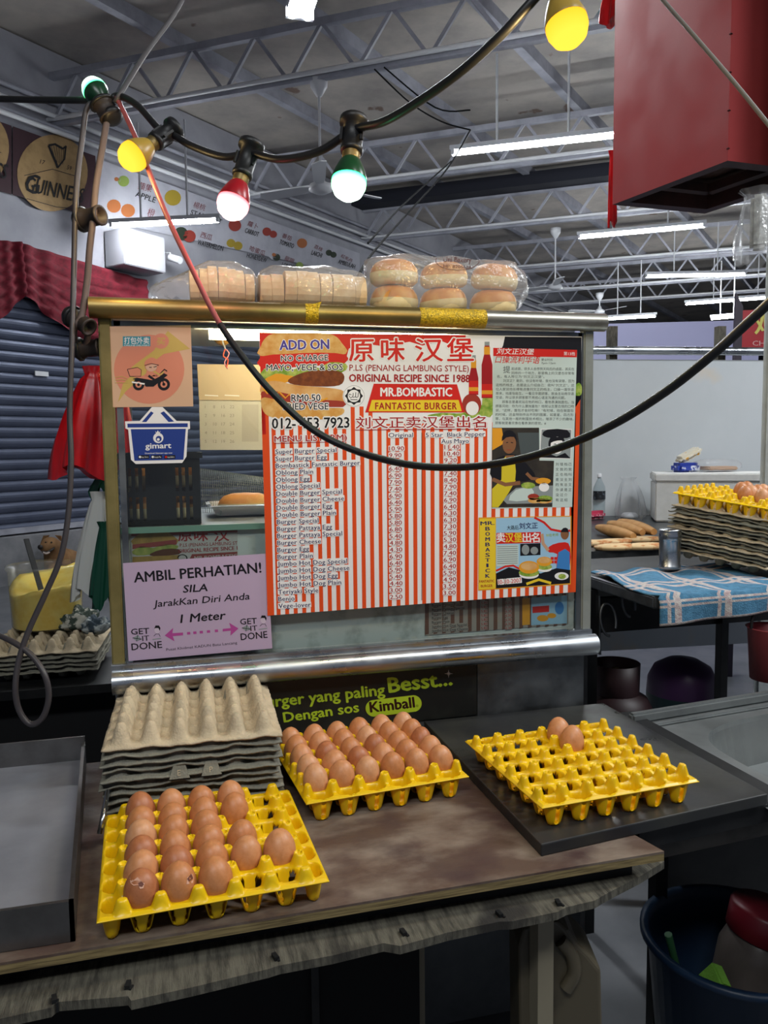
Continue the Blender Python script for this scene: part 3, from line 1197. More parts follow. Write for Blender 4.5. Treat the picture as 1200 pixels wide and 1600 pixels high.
# newspaper clipping printed at the right of the menu
q7 = lambda x, y: (740 + x / 3.636, 500 + y / 3.636)
A = Art(S)
A.poly([q7(112, 158), q7(588, 170), q7(560, 1062), q7(103, 1072)], c_pap, 4)
A.poly([q7(112, 158), q7(588, 170), q7(586, 212), q7(112, 205)], c_red, 5)
A.text('刘文正汉堡', q7(130, 194), q7(340, 198), 9, c_wh, 6, 0.01, shear=0.2)
A.text('第13档', q7(512, 201), q7(575, 203), 5.5, c_wh, 6)
A.text('口操流利华语', q7(122, 244), q7(372, 248), 10.5, c_red, 6, 0.008, shear=0.2)
A.text('营业时间', q7(385, 232), q7(448, 233), 3.6, c_txt, 6)
A.text('7pm-12am', q7(385, 250), q7(466, 250), 3.2, c_txt, 6)
A.text('提', q7(168, 302), q7(208, 302), 10.5, c_txt, 6)
news = [(215, 572, 285, '起卤面，很多人会想到天码后的卤面，其实在'), (215, 572, 309, '同样的一个地方，那里晚上的汉堡也非常有'), (132, 402, 329, '名，有人称它为“刘文正汉堡”。'),
        (168, 572, 353, '刘文正？是的，你没有听错，我也没有读错，因为'), (126, 572, 377, '这档的档主，总是这么介绍自己：我叫“刘文正”。这'), (126, 570, 401, '位人家说他长得有点像刘文正的档主，口操一道华语'),
        (126, 570, 425, '原来，他是怡能生。一看见华裔顾客，就会主动用华语'), (126, 522, 448, '交谈，所以很多顾客都不用担心语言沟通的问题。'), (162, 570, 473, '顾客总是喜欢站在他的档口，看他表演抛面包。当'),
        (125, 570, 497, '顾客问他：你为什么要抛面包？他就以古里古怪的口吻'), (125, 568, 521, '说，“这样，面包才会好吃嘛！”有时候，他在做面包'), (124, 568, 545, '的时候，还会特别作出不同的图案，如星星、四方形'),
        (124, 568, 569, '等，与其他一般的制蛋技术相比，增添了不少的趣味。'), (123, 412, 593, '顾客就是喜欢像在看表演的感觉。#')]
for xa, xb, y, s in news:
    A.text(s, q7(xa, y), q7(xb, y + 2), 4.3, c_txt, 6)
for cx, s in ((475, '刘文正是的你没有'), (500, '错我也没有读过这'), (524, '档的档主总是介绍'), (548, '己我叫刘文正')):
    for k, ch in enumerate(s):
        A.text(ch, q7(cx - 9, 828 + k * 29), q7(cx + 9, 828 + k * 29), 4.6, c_txt, 6)
A.build('news_clipping', menu)
A = Art(S)
A.poly([q7(105, 612), q7(372, 612), q7(374, 798), q7(457, 800), q7(447, 1062), q7(103, 1066)], c_photo, 5)
A.poly([q7(106, 614), q7(160, 614), q7(175, 700), q7(106, 740)], c_must, 5.3)
A.poly([q7(250, 640), q7(372, 640), q7(372, 760), q7(270, 780)], c_txt, 5.3)
A.poly([q7(x, y) for x, y in ((160, 775), (240, 765), (330, 850), (345, 900), (250, 920), (106, 900), (106, 810))], c_bk, 5.6, 3)
A.ell(*q7(203, 705), 10.5, 15, c_skin, 6, 0.1)
A.poly([q7(x, y) for x, y in ((160, 690), (170, 640), (205, 625), (240, 650), (243, 695), (230, 665), (185, 668))], c_bk, 6.4, 2)
A.line([q7(185, 697), q7(196, 695)], 1.2, c_bk, 6.6)
A.line([q7(212, 695), q7(224, 698)], 1.2, c_bk, 6.6)
A.line([q7(190, 738), q7(213, 738)], 1.0, c_saus, 6.6)
A.poly([q7(x, y) for x, y in ((178, 770), (232, 768), (222, 800), (192, 800))], c_skin, 5.8)
A.poly([q7(x, y) for x, y in ((160, 800), (182, 775), (192, 800), (222, 798), (232, 772), (240, 860), (236, 910), (158, 912))], c_apron, 6.2)
A.poly([q7(x, y) for x, y in ((105, 960), (160, 905), (240, 910), (200, 980), (160, 1040), (140, 1064), (104, 1064))], c_apron, 6.1)
A.line([q7(108, 905), q7(180, 935), q7(265, 925)], 6, c_skin, 6.5)
A.line([q7(300, 870), q7(330, 900), q7(370, 905)], 5, c_skin, 6.5)
A.poly([q7(x, y) for x, y in ((165, 1020), (240, 955), (330, 945), (452, 940), (447, 1040), (190, 1045))], c_grey, 6.0)
A.poly([q7(x, y) for x, y in ((240, 965), (330, 955), (340, 1000), (300, 1025), (200, 1025))], c_pap, 6.2, 2)
for x, y, rx, ry, mm in ((310, 940, 11, 5, c_grn), (395, 915, 12, 5, c_must), (340, 1005, 9, 5, c_saus), (345, 1025, 10, 4.5, c_tan), (405, 1015, 12, 5, c_grn), (400, 1028, 12, 4, c_tan), (400, 950, 8, 7, c_wh)):
    A.ell(*q7(x, y), rx, ry, mm, 6.6)
# second small portrait with a cap
A.poly([q7(382, 618), q7(558, 620), q7(552, 790), q7(374, 785)], c_wh, 5)
A.poly([q7(386, 622), q7(555, 624), q7(550, 786), q7(378, 781)], c_grey, 5.3)
A.poly([q7(x, y) for x, y in ((390, 650), (420, 622), (530, 624), (548, 665), (500, 672), (420, 668))], c_bk, 5.8, 2)
A.ell(*q7(472, 705), 13, 15, c_bk, 5.6)
A.ell(*q7(474, 712), 10, 13.5, c_wh, 6)
A.poly([q7(x, y) for x, y in ((432, 700), (440, 668), (475, 664), (512, 672), (520, 705), (500, 684), (455, 690))], c_bk, 6.4, 2)
A.line([q7(455, 706), q7(468, 704)], 1.1, c_bk, 6.6)
A.line([q7(482, 704), q7(496, 706)], 1.1, c_bk, 6.6)
A.line([q7(466, 741), q7(486, 741)], 1.0, c_saus, 6.6)
A.poly([q7(x, y) for x, y in ((380, 781), (430, 760), (470, 775), (520, 755), (551, 786))], c_bk, 6.2)
A.build('press_photo', menu)
# lower clipping with the stall's name down its side
A = Art(S)
A.poly([q7(28, 1122), q7(556, 1112), q7(552, 1502), q7(26, 1538)], c_must, 3.5)
A.poly([q7(35, 1130), q7(125, 1128), q7(125, 1525), q7(30, 1530)], c_yel, 4)
A.text('MR.', q7(40, 1166), q7(118, 1163), 6.2, c_navy, 6, 0.035)
for k, ch in enumerate('BOMBASTICK'):
    A.text(ch, q7(68 if ch != 'I' else 74, 1196 + k * 29.8), q7(92 if ch != 'I' else 84, 1195.5 + k * 29.8), 6.2, c_navy, 6, 0.04)
A.text('FANTASTIC', q7(33, 1493), q7(118, 1489), 4.2, c_dred, 6, 0.02)
A.text('BURGER', q7(42, 1519), q7(108, 1516), 4.2, c_dred, 6, 0.02)
A.poly([q7(127, 1125), q7(550, 1118), q7(548, 1495), q7(127, 1525)], c_sky, 4)
A.poly([q7(x, y) for x, y in ((350, 1125), (549, 1120), (549, 1190), (480, 1200), (410, 1160))], c_pap, 4.4)
A.line([q7(x, y) for x, y in ((345, 1122), (400, 1150), (440, 1190), (520, 1205), (549, 1195))], 3.5, c_red, 5)
A.text('大路后', q7(190, 1193), q7(256, 1191), 6.5, c_bk, 6, 0.01)
A.text('刘文正', q7(260, 1188), q7(365, 1184), 9, c_navy, 6, 0.015)
A.poly([q7(130, 1210), q7(382, 1204), q7(382, 1266), q7(130, 1272)], c_red, 5)
for k, (ch, mm) in enumerate(zip('卖汉堡出名', (c_wh, c_yel, c_yel, c_wh, c_wh))):
    A.text(ch, q7(133 + k * 49, 1264), q7(179 + k * 49, 1262), 14, mm, 6, 0.025)
A.poly([q7(130, 1280), q7(255, 1276), q7(255, 1390), q7(130, 1400)], c_pap, 5)
for k in range(9):
    A.line([q7(134, 1288 + k * 12), q7(250, 1285 + k * 12)], 1.2, c_grey, 6)
A.poly([q7(265, 1272), q7(380, 1268), q7(380, 1335), q7(265, 1340)], c_bk, 5)
A.ell(*q7(295, 1305), 6, 8, c_grey, 6)
A.ell(*q7(345, 1310), 6, 6, c_grey, 6)
A.poly([q7(x, y) for x, y in ((420, 1300), (450, 1275), (520, 1262), (548, 1290), (546, 1400), (470, 1410), (475, 1330), (430, 1320))], c_red, 5, 2)
A.poly([q7(x, y) for x, y in ((482, 1320), (520, 1300), (546, 1320), (546, 1420), (470, 1410))], c_blue, 5.5)
A.ell(*q7(518, 1215), 6.5, 9, c_skin, 5.5)
A.poly([q7(x, y) for x, y in ((496, 1205), (510, 1182), (535, 1185), (542, 1225), (535, 1205))], c_bk, 6, 2)
A.line([q7(425, 1310), q7(395, 1270), q7(388, 1215)], 5, c_skin2, 5.5)
A.text('神奇老师', q7(412, 1233), q7(482, 1228), 4.5, c_grn, 6, 0.01)
A.poly([q7(x, y) for x, y in ((127, 1440), (200, 1405), (260, 1420), (380, 1440), (470, 1410), (549, 1420), (548, 1495), (127, 1525))], c_bk, 5)
A.line([q7(128, 1425), q7(180, 1400), q7(225, 1395), q7(262, 1415)], 3, c_red, 5.6)
A.line([q7(300, 1500), q7(370, 1475), q7(440, 1495)], 4, c_yel, 5.6)
A.ell(*q7(500, 1455), 11, 6, c_wh, 6)
A.ell(*q7(503, 1457), 6, 4, c_grn, 6.4)
for x, y, r in ((315, 1405, 16), (402, 1372, 12)):
    A.ell(*q7(x, y), r, r * 0.62, c_must, 6.2)
    A.ell(*q7(x, y + 30), r, r * 0.4, c_grn, 5.8)
    A.ell(*q7(x, y + 42), r * 0.95, r * 0.4, c_wh, 5.6)
    A.ell(*q7(x, y - 6), r * 0.8, r * 0.38, c_tan2, 6.4)
for k in range(4):
    A.rect(*q7(438 + 20 * (k % 2), 1346 + 20 * (k // 2)), *q7(455 + 20 * (k % 2), 1363 + 20 * (k // 2)), c_red, 6)
A.text('10-10-2007', q7(140, 1502), q7(272, 1490), 7, c_red, 6.5, 0.01, halo=c_wh, hw=0.08)
A.build('flyer_clipping', menu)

# ------------------------------------------------------------------ delivery notice
DY = 1.6125
note = empty('delivery_notice', aty(233, 572, DY), 'peach delivery notice with a motorbike rider, top left of the glass', 'poster')
sheet('sheet', [(167, 510), (298, 508), (302, 635), (172, 636.5)], DY, mat('notice_paper', 'd9b494', 0.4), note)
A = Art(on_y(DY, 0.00009))
n_pink = mat('notice_pink', 'd98c72', 0.45)
n_bolt = mat('notice_bolt', 'cbb05e', 0.45)
A.ell(233, 577, 55, 54, n_pink, 1, 0, 40)
A.poly([(262, 517), (297, 545), (256, 553), (226, 575), (232, 580), (196, 612), (184, 629), (192, 600), (212, 580), (205, 574), (240, 548)], n_bolt, 2)
A.rect(192, 525.5, 235, 541, c_teal, 3)
A.text('打包外卖', (194, 537.5), (233, 537.5), 10, c_wh, 4, 0.01)
A.text('ONLINE DELIVERY', (194, 541), (234, 541), 2.6, c_wh, 4)
A.ell(251.5, 533, 12.5, 12, n_pink, 3)
A.text('买', (245, 539), (258, 539), 11, n_bolt, 4, 0.02)
for wx, wy, r in ((216.5, 601, 9), (256, 600.5, 9.6)):
    A.ell(wx, wy, r, r, c_bk, 4)
    A.ell(wx, wy, r * 0.55, r * 0.55, n_pink, 5)
    A.ell(wx, wy, r * 0.25, r * 0.25, c_bk, 6)
A.poly([(207, 592), (222, 588), (240, 586), (254, 582), (262, 586), (250, 596), (240, 604), (228, 604), (222, 597)], c_bk, 5)
A.poly([(207, 589), (226, 592), (238, 594), (250, 588), (256, 583), (246, 583), (236, 588), (220, 587)], n_pink, 6)
A.line([(256, 600), (250, 584), (257, 577), (261, 580)], 1.8, c_bk, 6)
A.line([(206, 597), (226, 600)], 2.4, c_wh, 6)
A.poly([(228, 588), (229, 579), (240, 576), (246, 580), (246, 588)], n_pink, 6)
A.line([(240, 580), (250, 586), (256, 581)], 2.6, n_bolt, 7)
A.line([(232, 587), (242, 594), (238, 602)], 4, c_bk, 7)
A.ell(236.5, 573, 9, 7.5, mat('notice_face', 'd8b09a', 0.5), 7)
A.poly([(226, 572), (227, 564), (236, 558.5), (245, 562), (248, 570), (240, 568.5), (231, 571)], n_pink, 8, 3)
A.line([(226, 571), (236, 568), (248, 570.5)], 0.9, c_bk, 9)
A.line([(240, 573.5), (245, 572.5)], 1.1, c_bk, 9)
A.line([(233, 574), (237, 574)], 1.1, c_bk, 9)
A.poly([(199, 577), (215, 574), (221, 578), (220, 588), (203, 588)], n_pink, 6)
A.line([(199, 577), (215, 574), (221, 578), (220, 588), (203, 588), (199, 577)], 0.9, c_bk, 7)
for k in range(3):
    A.line([(180, 590 + 4 * k), (190, 588 + 5 * k), (200, 592 + 3 * k)], 0.9, n_bolt, 5)
A.build('print', note)

# ------------------------------------------------------------------ basket-shaped sticker
c_roy = mat('ink_royal', '27408f', 0.4)
st = empty('basket_sticker', aty(247, 685, DY), 'blue and white basket-shaped app sticker above the black crate', 'sticker')
q4 = lambda x, y: (150 + x / 3, 500 + y / 3)
P = [q4(x, y) for x, y in ((136, 475), (205, 473), (262, 408), (312, 408), (378, 473), (440, 474), (441, 510), (431, 513), (424, 640), (404, 670), (186, 675), (164, 655), (151, 514), (138, 508))]
MB().prism([aty(x, y, DY) for x, y in P], (0, 0.0006, 0), c_wh).build('sheet', st)
A = Art(on_y(DY, 0.00009))
A.poly([q4(x, y) for x, y in ((147, 486), (430, 484), (430, 502), (148, 504))], c_roy, 1)
A.poly([q4(x, y) for x, y in ((163, 512), (421, 510), (410, 655), (180, 660))], c_roy, 1)
A.poly([q4(x, y) for x, y in ((215, 478), (258, 428), (270, 436), (236, 478))], c_roy, 1)
A.poly([q4(x, y) for x, y in ((302, 436), (318, 428), (366, 476), (340, 478))], c_roy, 1)
A.ell(*q4(292, 553), 8, 8, c_wh, 2)
A.ell(*q4(294, 557), 4.6, 4.6, c_roy, 3)
A.ell(*q4(292, 560), 2.2, 2.2, c_wh, 4)
A.poly([q4(x, y) for x, y in ((278, 520), (284, 528), (290, 517), (296, 528), (302, 520), (298, 534), (282, 534))], c_wh, 2)
A.text('gimart', q4(232, 603), q4(352, 600), 9, c_wh, 2, 0.03)
A.text('Download Gimmart app now', q4(230, 628), q4(358, 626), 2.3, c_wh, 2, 0.02)
for x in (198, 258, 320):
    A.poly([q4(x, 634), q4(x + 52, 633), q4(x + 52, 650), q4(x, 651)], c_bk, 2)
    A.ell(*q4(x + 8, 642), 1.8, 1.8, c_wh if x < 300 else c_red, 3)
for x, s in ((212, 'App Store'), (272, 'Google Play'), (334, 'AppGallery')):
    A.text(s, q4(x, 646), q4(x + 34, 645), 2.4, c_wh, 3)
A.build('print', st)

# ------------------------------------------------------------------ distance notice
note = empty('distance_notice', aty(308, 950, DY), 'lilac keep-your-distance notice at the lower left of the glass', 'poster')
sheet('sheet', [(192, 880), (417, 865), (425.5, 1013), (201, 1033)], DY, mat('lilac_paper', 'bfa9c4', 0.5), note)
A = Art(on_y(DY, 0.00009))
q8 = lambda x, y: (150 + x / 3, 800 + y / 3)
c_mag = mat('ink_magenta', 'b54a97', 0.45)
A.text('AMBIL PERHATIAN!', q8(180, 330), q8(775, 283), 16.5, c_bk, 2, 0.02)
A.text('SILA', q8(408, 378), q8(523, 370), 12, c_bk, 2, 0.02, shear=0.2)
A.text('JarakKan Diri Anda', q8(270, 446), q8(720, 409), 11, c_bk, 2, 0.012, shear=0.2)
A.text('1 Meter', q8(396, 520), q8(605, 502), 13.5, c_bk, 2, 0.022, shear=0.2)
for dx, dy in ((0, 0), (512, -47)):
    A.text('GET', q8(165 + dx, 575 + dy), q8(250 + dx * 0.985, 570 + dy), 9.5, c_bk, 2, 0.014)
    A.text('IT', q8(218 + dx * 0.99, 605 + dy), q8(250 + dx * 0.99, 602 + dy), 8.5, c_bk, 2, 0.014)
    A.text('DONE', q8(168 + dx, 648 + dy), q8(310 + dx * 0.965, 636 + dy), 11, c_bk, 2, 0.014)
    hx, hy = 287 + dx * 0.972, 552 + dy
    A.ell(*q8(hx, hy), 4.4, 6, mat('lilac_paper_face', 'd0bfd2', 0.5), 2)
    A.poly([q8(hx - 14, hy - 4), q8(hx - 8, hy - 20), q8(hx + 8, hy - 20), q8(hx + 15, hy - 8), q8(hx + 12, hy + 6), q8(hx + 6, hy - 8), q8(hx - 8, hy - 8)], c_bk, 3)
    A.line([q8(hx - 16, hy + 30), q8(hx - 6, hy + 20), q8(hx + 8, hy + 20), q8(hx + 14, hy + 32)], 0.8, c_bk, 2)
    A.line([q8(hx - 22, hy + 46), q8(hx + 18, hy + 40)], 1.6, c_grey, 2)
    A.poly([q8(172 + dx, 590 + dy), q8(196 + dx, 576 + dy), q8(214 + dx, 596 + dy), q8(190 + dx, 606 + dy)], c_grey, 2)
    A.line([q8(172 + dx, 590 + dy), q8(214 + dx, 596 + dy), q8(190 + dx, 606 + dy), q8(196 + dx, 576 + dy)], 1.0, c_bk, 3)
A.poly([q8(322, 579), q8(362, 543), q8(358, 568), q8(408, 565), q8(408, 578), q8(360, 582), q8(368, 606)], c_mag, 2)
A.poly([q8(668, 546), q8(624, 519), q8(632, 544), q8(594, 548), q8(594, 560), q8(632, 556), q8(630, 580)], c_mag, 2)
for x in (427, 456, 486, 520, 557):
    A.line([q8(x, 569 - (x - 427) * 0.09), q8(x + 15, 568 - (x - 427) * 0.09)], 4, c_mag, 2)
A.text('Pusat Khidmat KADUN Batu Lancang', q8(330, 651), q8(662, 618), 4.2, c_bk, 2)
A.build('print', note)

# ------------------------------------------------------------------ faded posters behind the glass
OY = 1.6405
old = empty('faded_poster', aty(288, 852, OY), 'faded burger poster strip inside the glass above the lilac notice', 'poster', None)
f_wall = mat('faded_white', 'b9b7b4', 0.5)
sheet('sheet', [(204, 829), (371, 824), (371, 874), (206, 884)], OY, f_wall, old)
A = Art(on_y(OY, 0.00009))
A.poly([(205, 829), (371, 824), (371, 832), (330, 833), (276, 836), (205, 838)], mat('faded_red', '8e4442', 0.5), 1)
A.poly([(208, 852), (212, 838), (232, 829), (255, 829), (272, 838), (276, 850)], mat('faded_bun', 'a8884a', 0.5, c2='8f7440', nscale=40), 2, 2)
A.poly([(207, 851), (276, 843), (276, 851), (207, 858)], MATS['faded_red'], 3)
A.poly([(206, 862), (220, 854), (240, 856), (258, 850), (279, 853), (270, 860), (240, 866), (214, 868)], mat('faded_green', '7c8d46', 0.5, c2='a3a75c', nscale=50), 3, 2)
A.poly([(235, 865), (255, 858), (279, 858), (280, 866), (240, 869)], mat('faded_brown', '5d3a2a', 0.5), 4, 2)
A.poly([(207, 870), (280, 867), (280, 877), (207, 882)], MATS['faded_bun'], 4)
for ch, xa, xb in (('原', 279, 300), ('味', 304, 325), ('汉', 335, 358)):
    A.text(ch, (xa, 846), (xb, 845), 19, mat('faded_ink', '9a2f35', 0.5), 4, 0.02)
A.text('P.LS (PENANG LAMBUNG ST', (281, 854.5), (371, 851), 5.5, MATS['faded_ink'], 4)
A.text('ORIGINAL RECIPE SINCE 1', (279, 864), (371, 859), 6.2, MATS['faded_ink'], 4, 0.02)
A.poly([(300, 866), (371, 862), (371, 874), (294, 878)], MATS['faded_red'], 4)
A.text('MR.BOMBASTIC', (304, 875), (371, 871), 6, f_wall, 5, 0.02)
A.ell(285, 872, 8, 6, c_bk, 4)
A.ell(285, 872, 6, 4.5, f_wall, 5)
A.build('print', old)

old = empty('faded_menu', aty(775, 963, OY), 'faded striped menu strip inside the glass at the lower right', 'poster', None)
sheet('sheet', [(664, 941), (888, 926), (888, 975), (664, 993)], OY, mat('faded_paper', 'a39a92', 0.5), old)
A = Art(on_y(OY, 0.00009))
for k in range(17):
    x = 664 + k * 13.4
    yt = lambda x: 941 - (x - 664) * 0.067
    A.poly([(x, yt(x)), (x + 6, yt(x + 6)), (x + 6, yt(x + 6) + 50), (x, yt(x) + 51)], mat('faded_stripe', '6e4a3c', 0.5), 1)
for k, s in enumerate(('Burger Pattaya Egg', 'Burger Pattaya Special', 'Burger Cheese', 'Burger Egg', 'Burger Plain', 'Jumbo Hot Dog Special', 'Jumbo Hot Dog Cheese')):
    A.text(s, (675, 948 + k * 6.6), None, 4.2, c_bk, 3, 0.01, halo=MATS['faded_paper'], hw=0.06, slope=-0.06)
    for xx, s2 in ((752, '5.80'), (790, '6.30')):
        A.text(s2, (xx, 944 + k * 6.6), None, 4.2, c_dred, 3, 0.01, halo=MATS['faded_paper'], hw=0.06, slope=-0.06)
A.poly([(816, 935), (828, 934), (828, 976), (816, 977)], c_must, 2)
A.poly([(830, 934), (886, 930), (886, 974), (830, 977)], c_sky, 2)
A.poly([(832, 948), (858, 946), (858, 956), (832, 958)], c_red, 3)
A.ell(848, 966, 9, 5, c_must, 3)
A.ell(862, 962, 7, 4, c_must, 3.5)
A.ell(874, 950, 7, 10, c_blue, 3)
A.build('print', old)

# ------------------------------------------------------------------ sauce sign on the cart base
KY = 1.6215
sign = empty('sauce_sign', aty(590, 1085, KY), 'black sauce sign with lime lettering along the cart base', 'sign')
pk = [Vector((0.02, KY, 0.945)), Vector((aty(745, 1040, KY).x, KY, 0.945)), Vector((aty(745, 1120, KY).x, KY, 0.815)), Vector((0.02, KY, 0.815))]
MB().prism(pk, (0, 0.001, 0), mat('sign_black', '1a1b1a', 0.4, c2='3a3c36', nscale=3.2, nlo=0.48, nhi=0.75)).build('sheet', sign)
A = Art(on_y(KY, 0.00009))
c_lime = mat('ink_lime', 'b6cf2f', 0.4)
c_choc = mat('ink_chocolate', '33130f', 0.4)
A.text('Burger yang paling', (403, 1107), (601.5, 1085.6), 18, c_lime, 2, 0.03)
A.text('Besst...', (608.4, 1082), (706.5, 1070), 24, c_lime, 2, 0.035)
A.text('Dengan sos', (444, 1128.5), (561, 1112), 16, c_lime, 2, 0.03)
A.ell(615, 1103.5, 46, 15, c_choc, 1, -0.12, 40)


def stadium(cx, cy, w, h, rot):
    pts = []
    for k in range(40):
        a = 2 * PI * k / 40
        x = math.copysign((w - h), math.cos(a)) + h * math.cos(a) if abs(math.cos(a)) > 1e-6 else 0
        y = h * math.sin(a)
        pts.append((cx + x * math.cos(rot) - y * math.sin(rot), cy + x * math.sin(rot) + y * math.cos(rot)))
    return pts


A.poly(stadium(615, 1103, 44, 13, -0.12), c_lime, 2)
A.text('Kimball', (579, 1113), (648, 1105), 17, c_choc, 3, 0.035)
A.text('®', (650, 1105), (654, 1104.5), 4, c_choc, 3)
for a in range(4):
    c, s = math.cos(a * PI / 4), math.sin(a * PI / 4)
    r = 7 if a % 2 == 0 else 3.5
    A.poly([(701 - r * c, 1052.6 - r * s), (701 + 0.7 * s, 1052.6 - 0.7 * c), (701 + r * c, 1052.6 + r * s), (701 - 0.7 * s, 1052.6 + 0.7 * c)], c_wh, 3)
A.build('print', sign)

# ================================================================== THE COUNTER
TZ = 0.80
m_ply = mat('plywood_stained', '554339', 0.5, c2='84776a', nscale=6, nlo=0.42, nhi=0.66, stretch=(1, 1.8, 1), c3='45322f', n3=(11, 0.5, 0.68), bump=0.15, bscale=90, rnoise=(9, 0.4, 0.7))
m_plyedge = mat('plywood_edge', '8d7b52', 0.75, c2='5a4c31', nscale=60, stretch=(0.3, 0.3, 8))
m_old = mat('weathered_wood', '605c50', 0.75, c2='38352e', nscale=26, stretch=(5, 0.7, 1), c3='2a2723', n3=(6, 0.58, 0.68), bump=0.4, bscale=120)
m_slab = mat('slab_black', '232427', 0.38, c2='34342f', nscale=4, rnoise=(12, 0.25, 0.5))
m_black = mat('steel_black', '1b1c1e', 0.5, metal=0.4, c2='2a2a2a', nscale=9)
m_yel = mat('yellow_plastic', 'e8bb0a', 0.32, sss=0.12, spec=0.5)
m_pulp = mat('paper_pulp', 'c8b799', 0.95, c2='b0a187', nscale=30, bump=0.5, bscale=240)
m_pulp2 = mat('paper_pulp_grey', '8b8878', 0.95, c2='77756a', nscale=30, bump=0.5, bscale=240)

# plywood board
mb = MB()
top = [(-1.3, 0.975), (0.690, 1.012), (0.668, 1.095), (0.668, 1.612), (-1.3, 1.612)]
P = [Vector((x, y, TZ)) for x, y in top]
mb.prism(P, (0, 0, -0.0035), m_ply)
mb.prism([p + Vector((0, 0, -0.0035)) for p in P], (0, 0, -0.0115), m_plyedge)
tag(mb.build('plywood_board'), 'stained brown plywood board carrying the yellow egg trays', 'board')

# weathered strip in front of and under it
random.seed(3)
mb = MB()
pz = 0.757
front = []
for px, py in ((-260, 1650), (0, 1592), (80, 1574), (90, 1566), (200, 1557), (205, 1562), (300, 1541), (420, 1515), (436, 1508), (520, 1492), (600, 1475), (625, 1478), (700, 1458), (780, 1440), (800, 1440), (870, 1424), (885, 1418), (930, 1408), (945, 1398), (965, 1388), (1000, 1370), (1037, 1345)):
    front.append(atz(px, py, pz) + Vector((0, random.uniform(-0.002, 0.002), 0)))
back = [Vector((front[-1].x + 0.01, 1.10, pz)), Vector((front[0].x, 1.10, pz))]
mb.prism(front + back, (0, 0, -0.012), m_old)
tag(mb.build('edge_plank'), 'weathered grey plywood strip along the front of the counter', 'board')
mb = MB()
for px in (85, 200, 430, 630, 780, 872):
    c = atz(px, 1590 - px * 0.192 - 10, pz)
    mb.box(c + Vector((0, 0, 0.002)), (0.006, 0.012, 0.006), m_black, rz=random.uniform(-0.4, 0.4))
    mb.box(c + Vector((0.004, -0.004, -0.004)), (0.003, 0.008, 0.012), m_black, rz=random.uniform(-0.4, 0.4))
tag(mb.build('staple'), 'dark rusty staples along the edge of the weathered strip', 'staples', kind='stuff')

# table frame under the boards
root = empty('counter_frame', (0.2, 1.3, 0.0), 'dark steel frame with a pale leg under the counter boards', 'table frame')
m = MB()
m.box((-0.30, 1.06, 0.7675), (1.9, 0.05, 0.035), m_black)
m.box((-0.3, 1.58, 0.765), (1.9, 0.05, 0.04), m_black)
m.build('rail', root)
m_pale = mat('pale_leg', '857d69', 0.6)
g = atz(818, 1480, 0.60)
m = MB()
m.box((g.x, 1.065, 0.3725), (0.026, 0.03, 0.745), m_pale)
m.build('leg', root)
m = MB()
m.box((0.40, 1.38, 0.37), (0.03, 0.03, 0.74), m_pale)
m.build('leg', root)
m = MB()
m.box((-0.6, 1.45, 0.37), (0.04, 0.04, 0.74), m_black)
m.build('leg', root)
m = MB()
m.box((-0.9, 1.06, 0.37), (0.04, 0.04, 0.74), m_black)
m.build('leg', root)

# black slab to the right, on a black rail
mb = MB()
mb.prism([Vector(p) for p in ((0.503, 1.047, 0.80), (0.950, 1.100, 0.80), (0.925, 1.605, 0.80), (0.49, 1.605, 0.80))], (0, 0, 0.0195), m_slab)
o = mb.build('black_slab')
tag(o, 'black slab under the nearly empty yellow egg tray', 'slab')
bv = o.modifiers.new('bevel', 'BEVEL')
bv.width = 0.002
bv.segments = 2
mb = MB()
mb.prism([Vector(p) for p in ((0.700, 1.095, 0.758), (1.02, 1.125, 0.758), (1.00, 1.60, 0.758), (0.700, 1.60, 0.758))], (0, 0, 0.036), m_black)
tag(mb.build('slab_rack'), 'black steel rack holding up the black slab', 'rack')
mb = MB()
a, b = atz(880, 1395, 0.70), atz(1290, 1310, 0.70)
mb.tube([Vector((0.63, 1.20, 0.70)), Vector((1.35, 1.26, 0.70))], 0.032, mat('dusty_pipe', '54504a', 0.7, c2='3d3a36', nscale=12), 14)
tag(mb.build('frame_pipe'), 'dusty grey pipe running under the black slab rack', 'pipe')


# ------------------------------------------------------------------ egg trays
PT = 0.0468


def sst(a, b, x):
    t = min(1, max(0, (x - a) / (b - a)))
    return t * t * (3 - 2 * t)


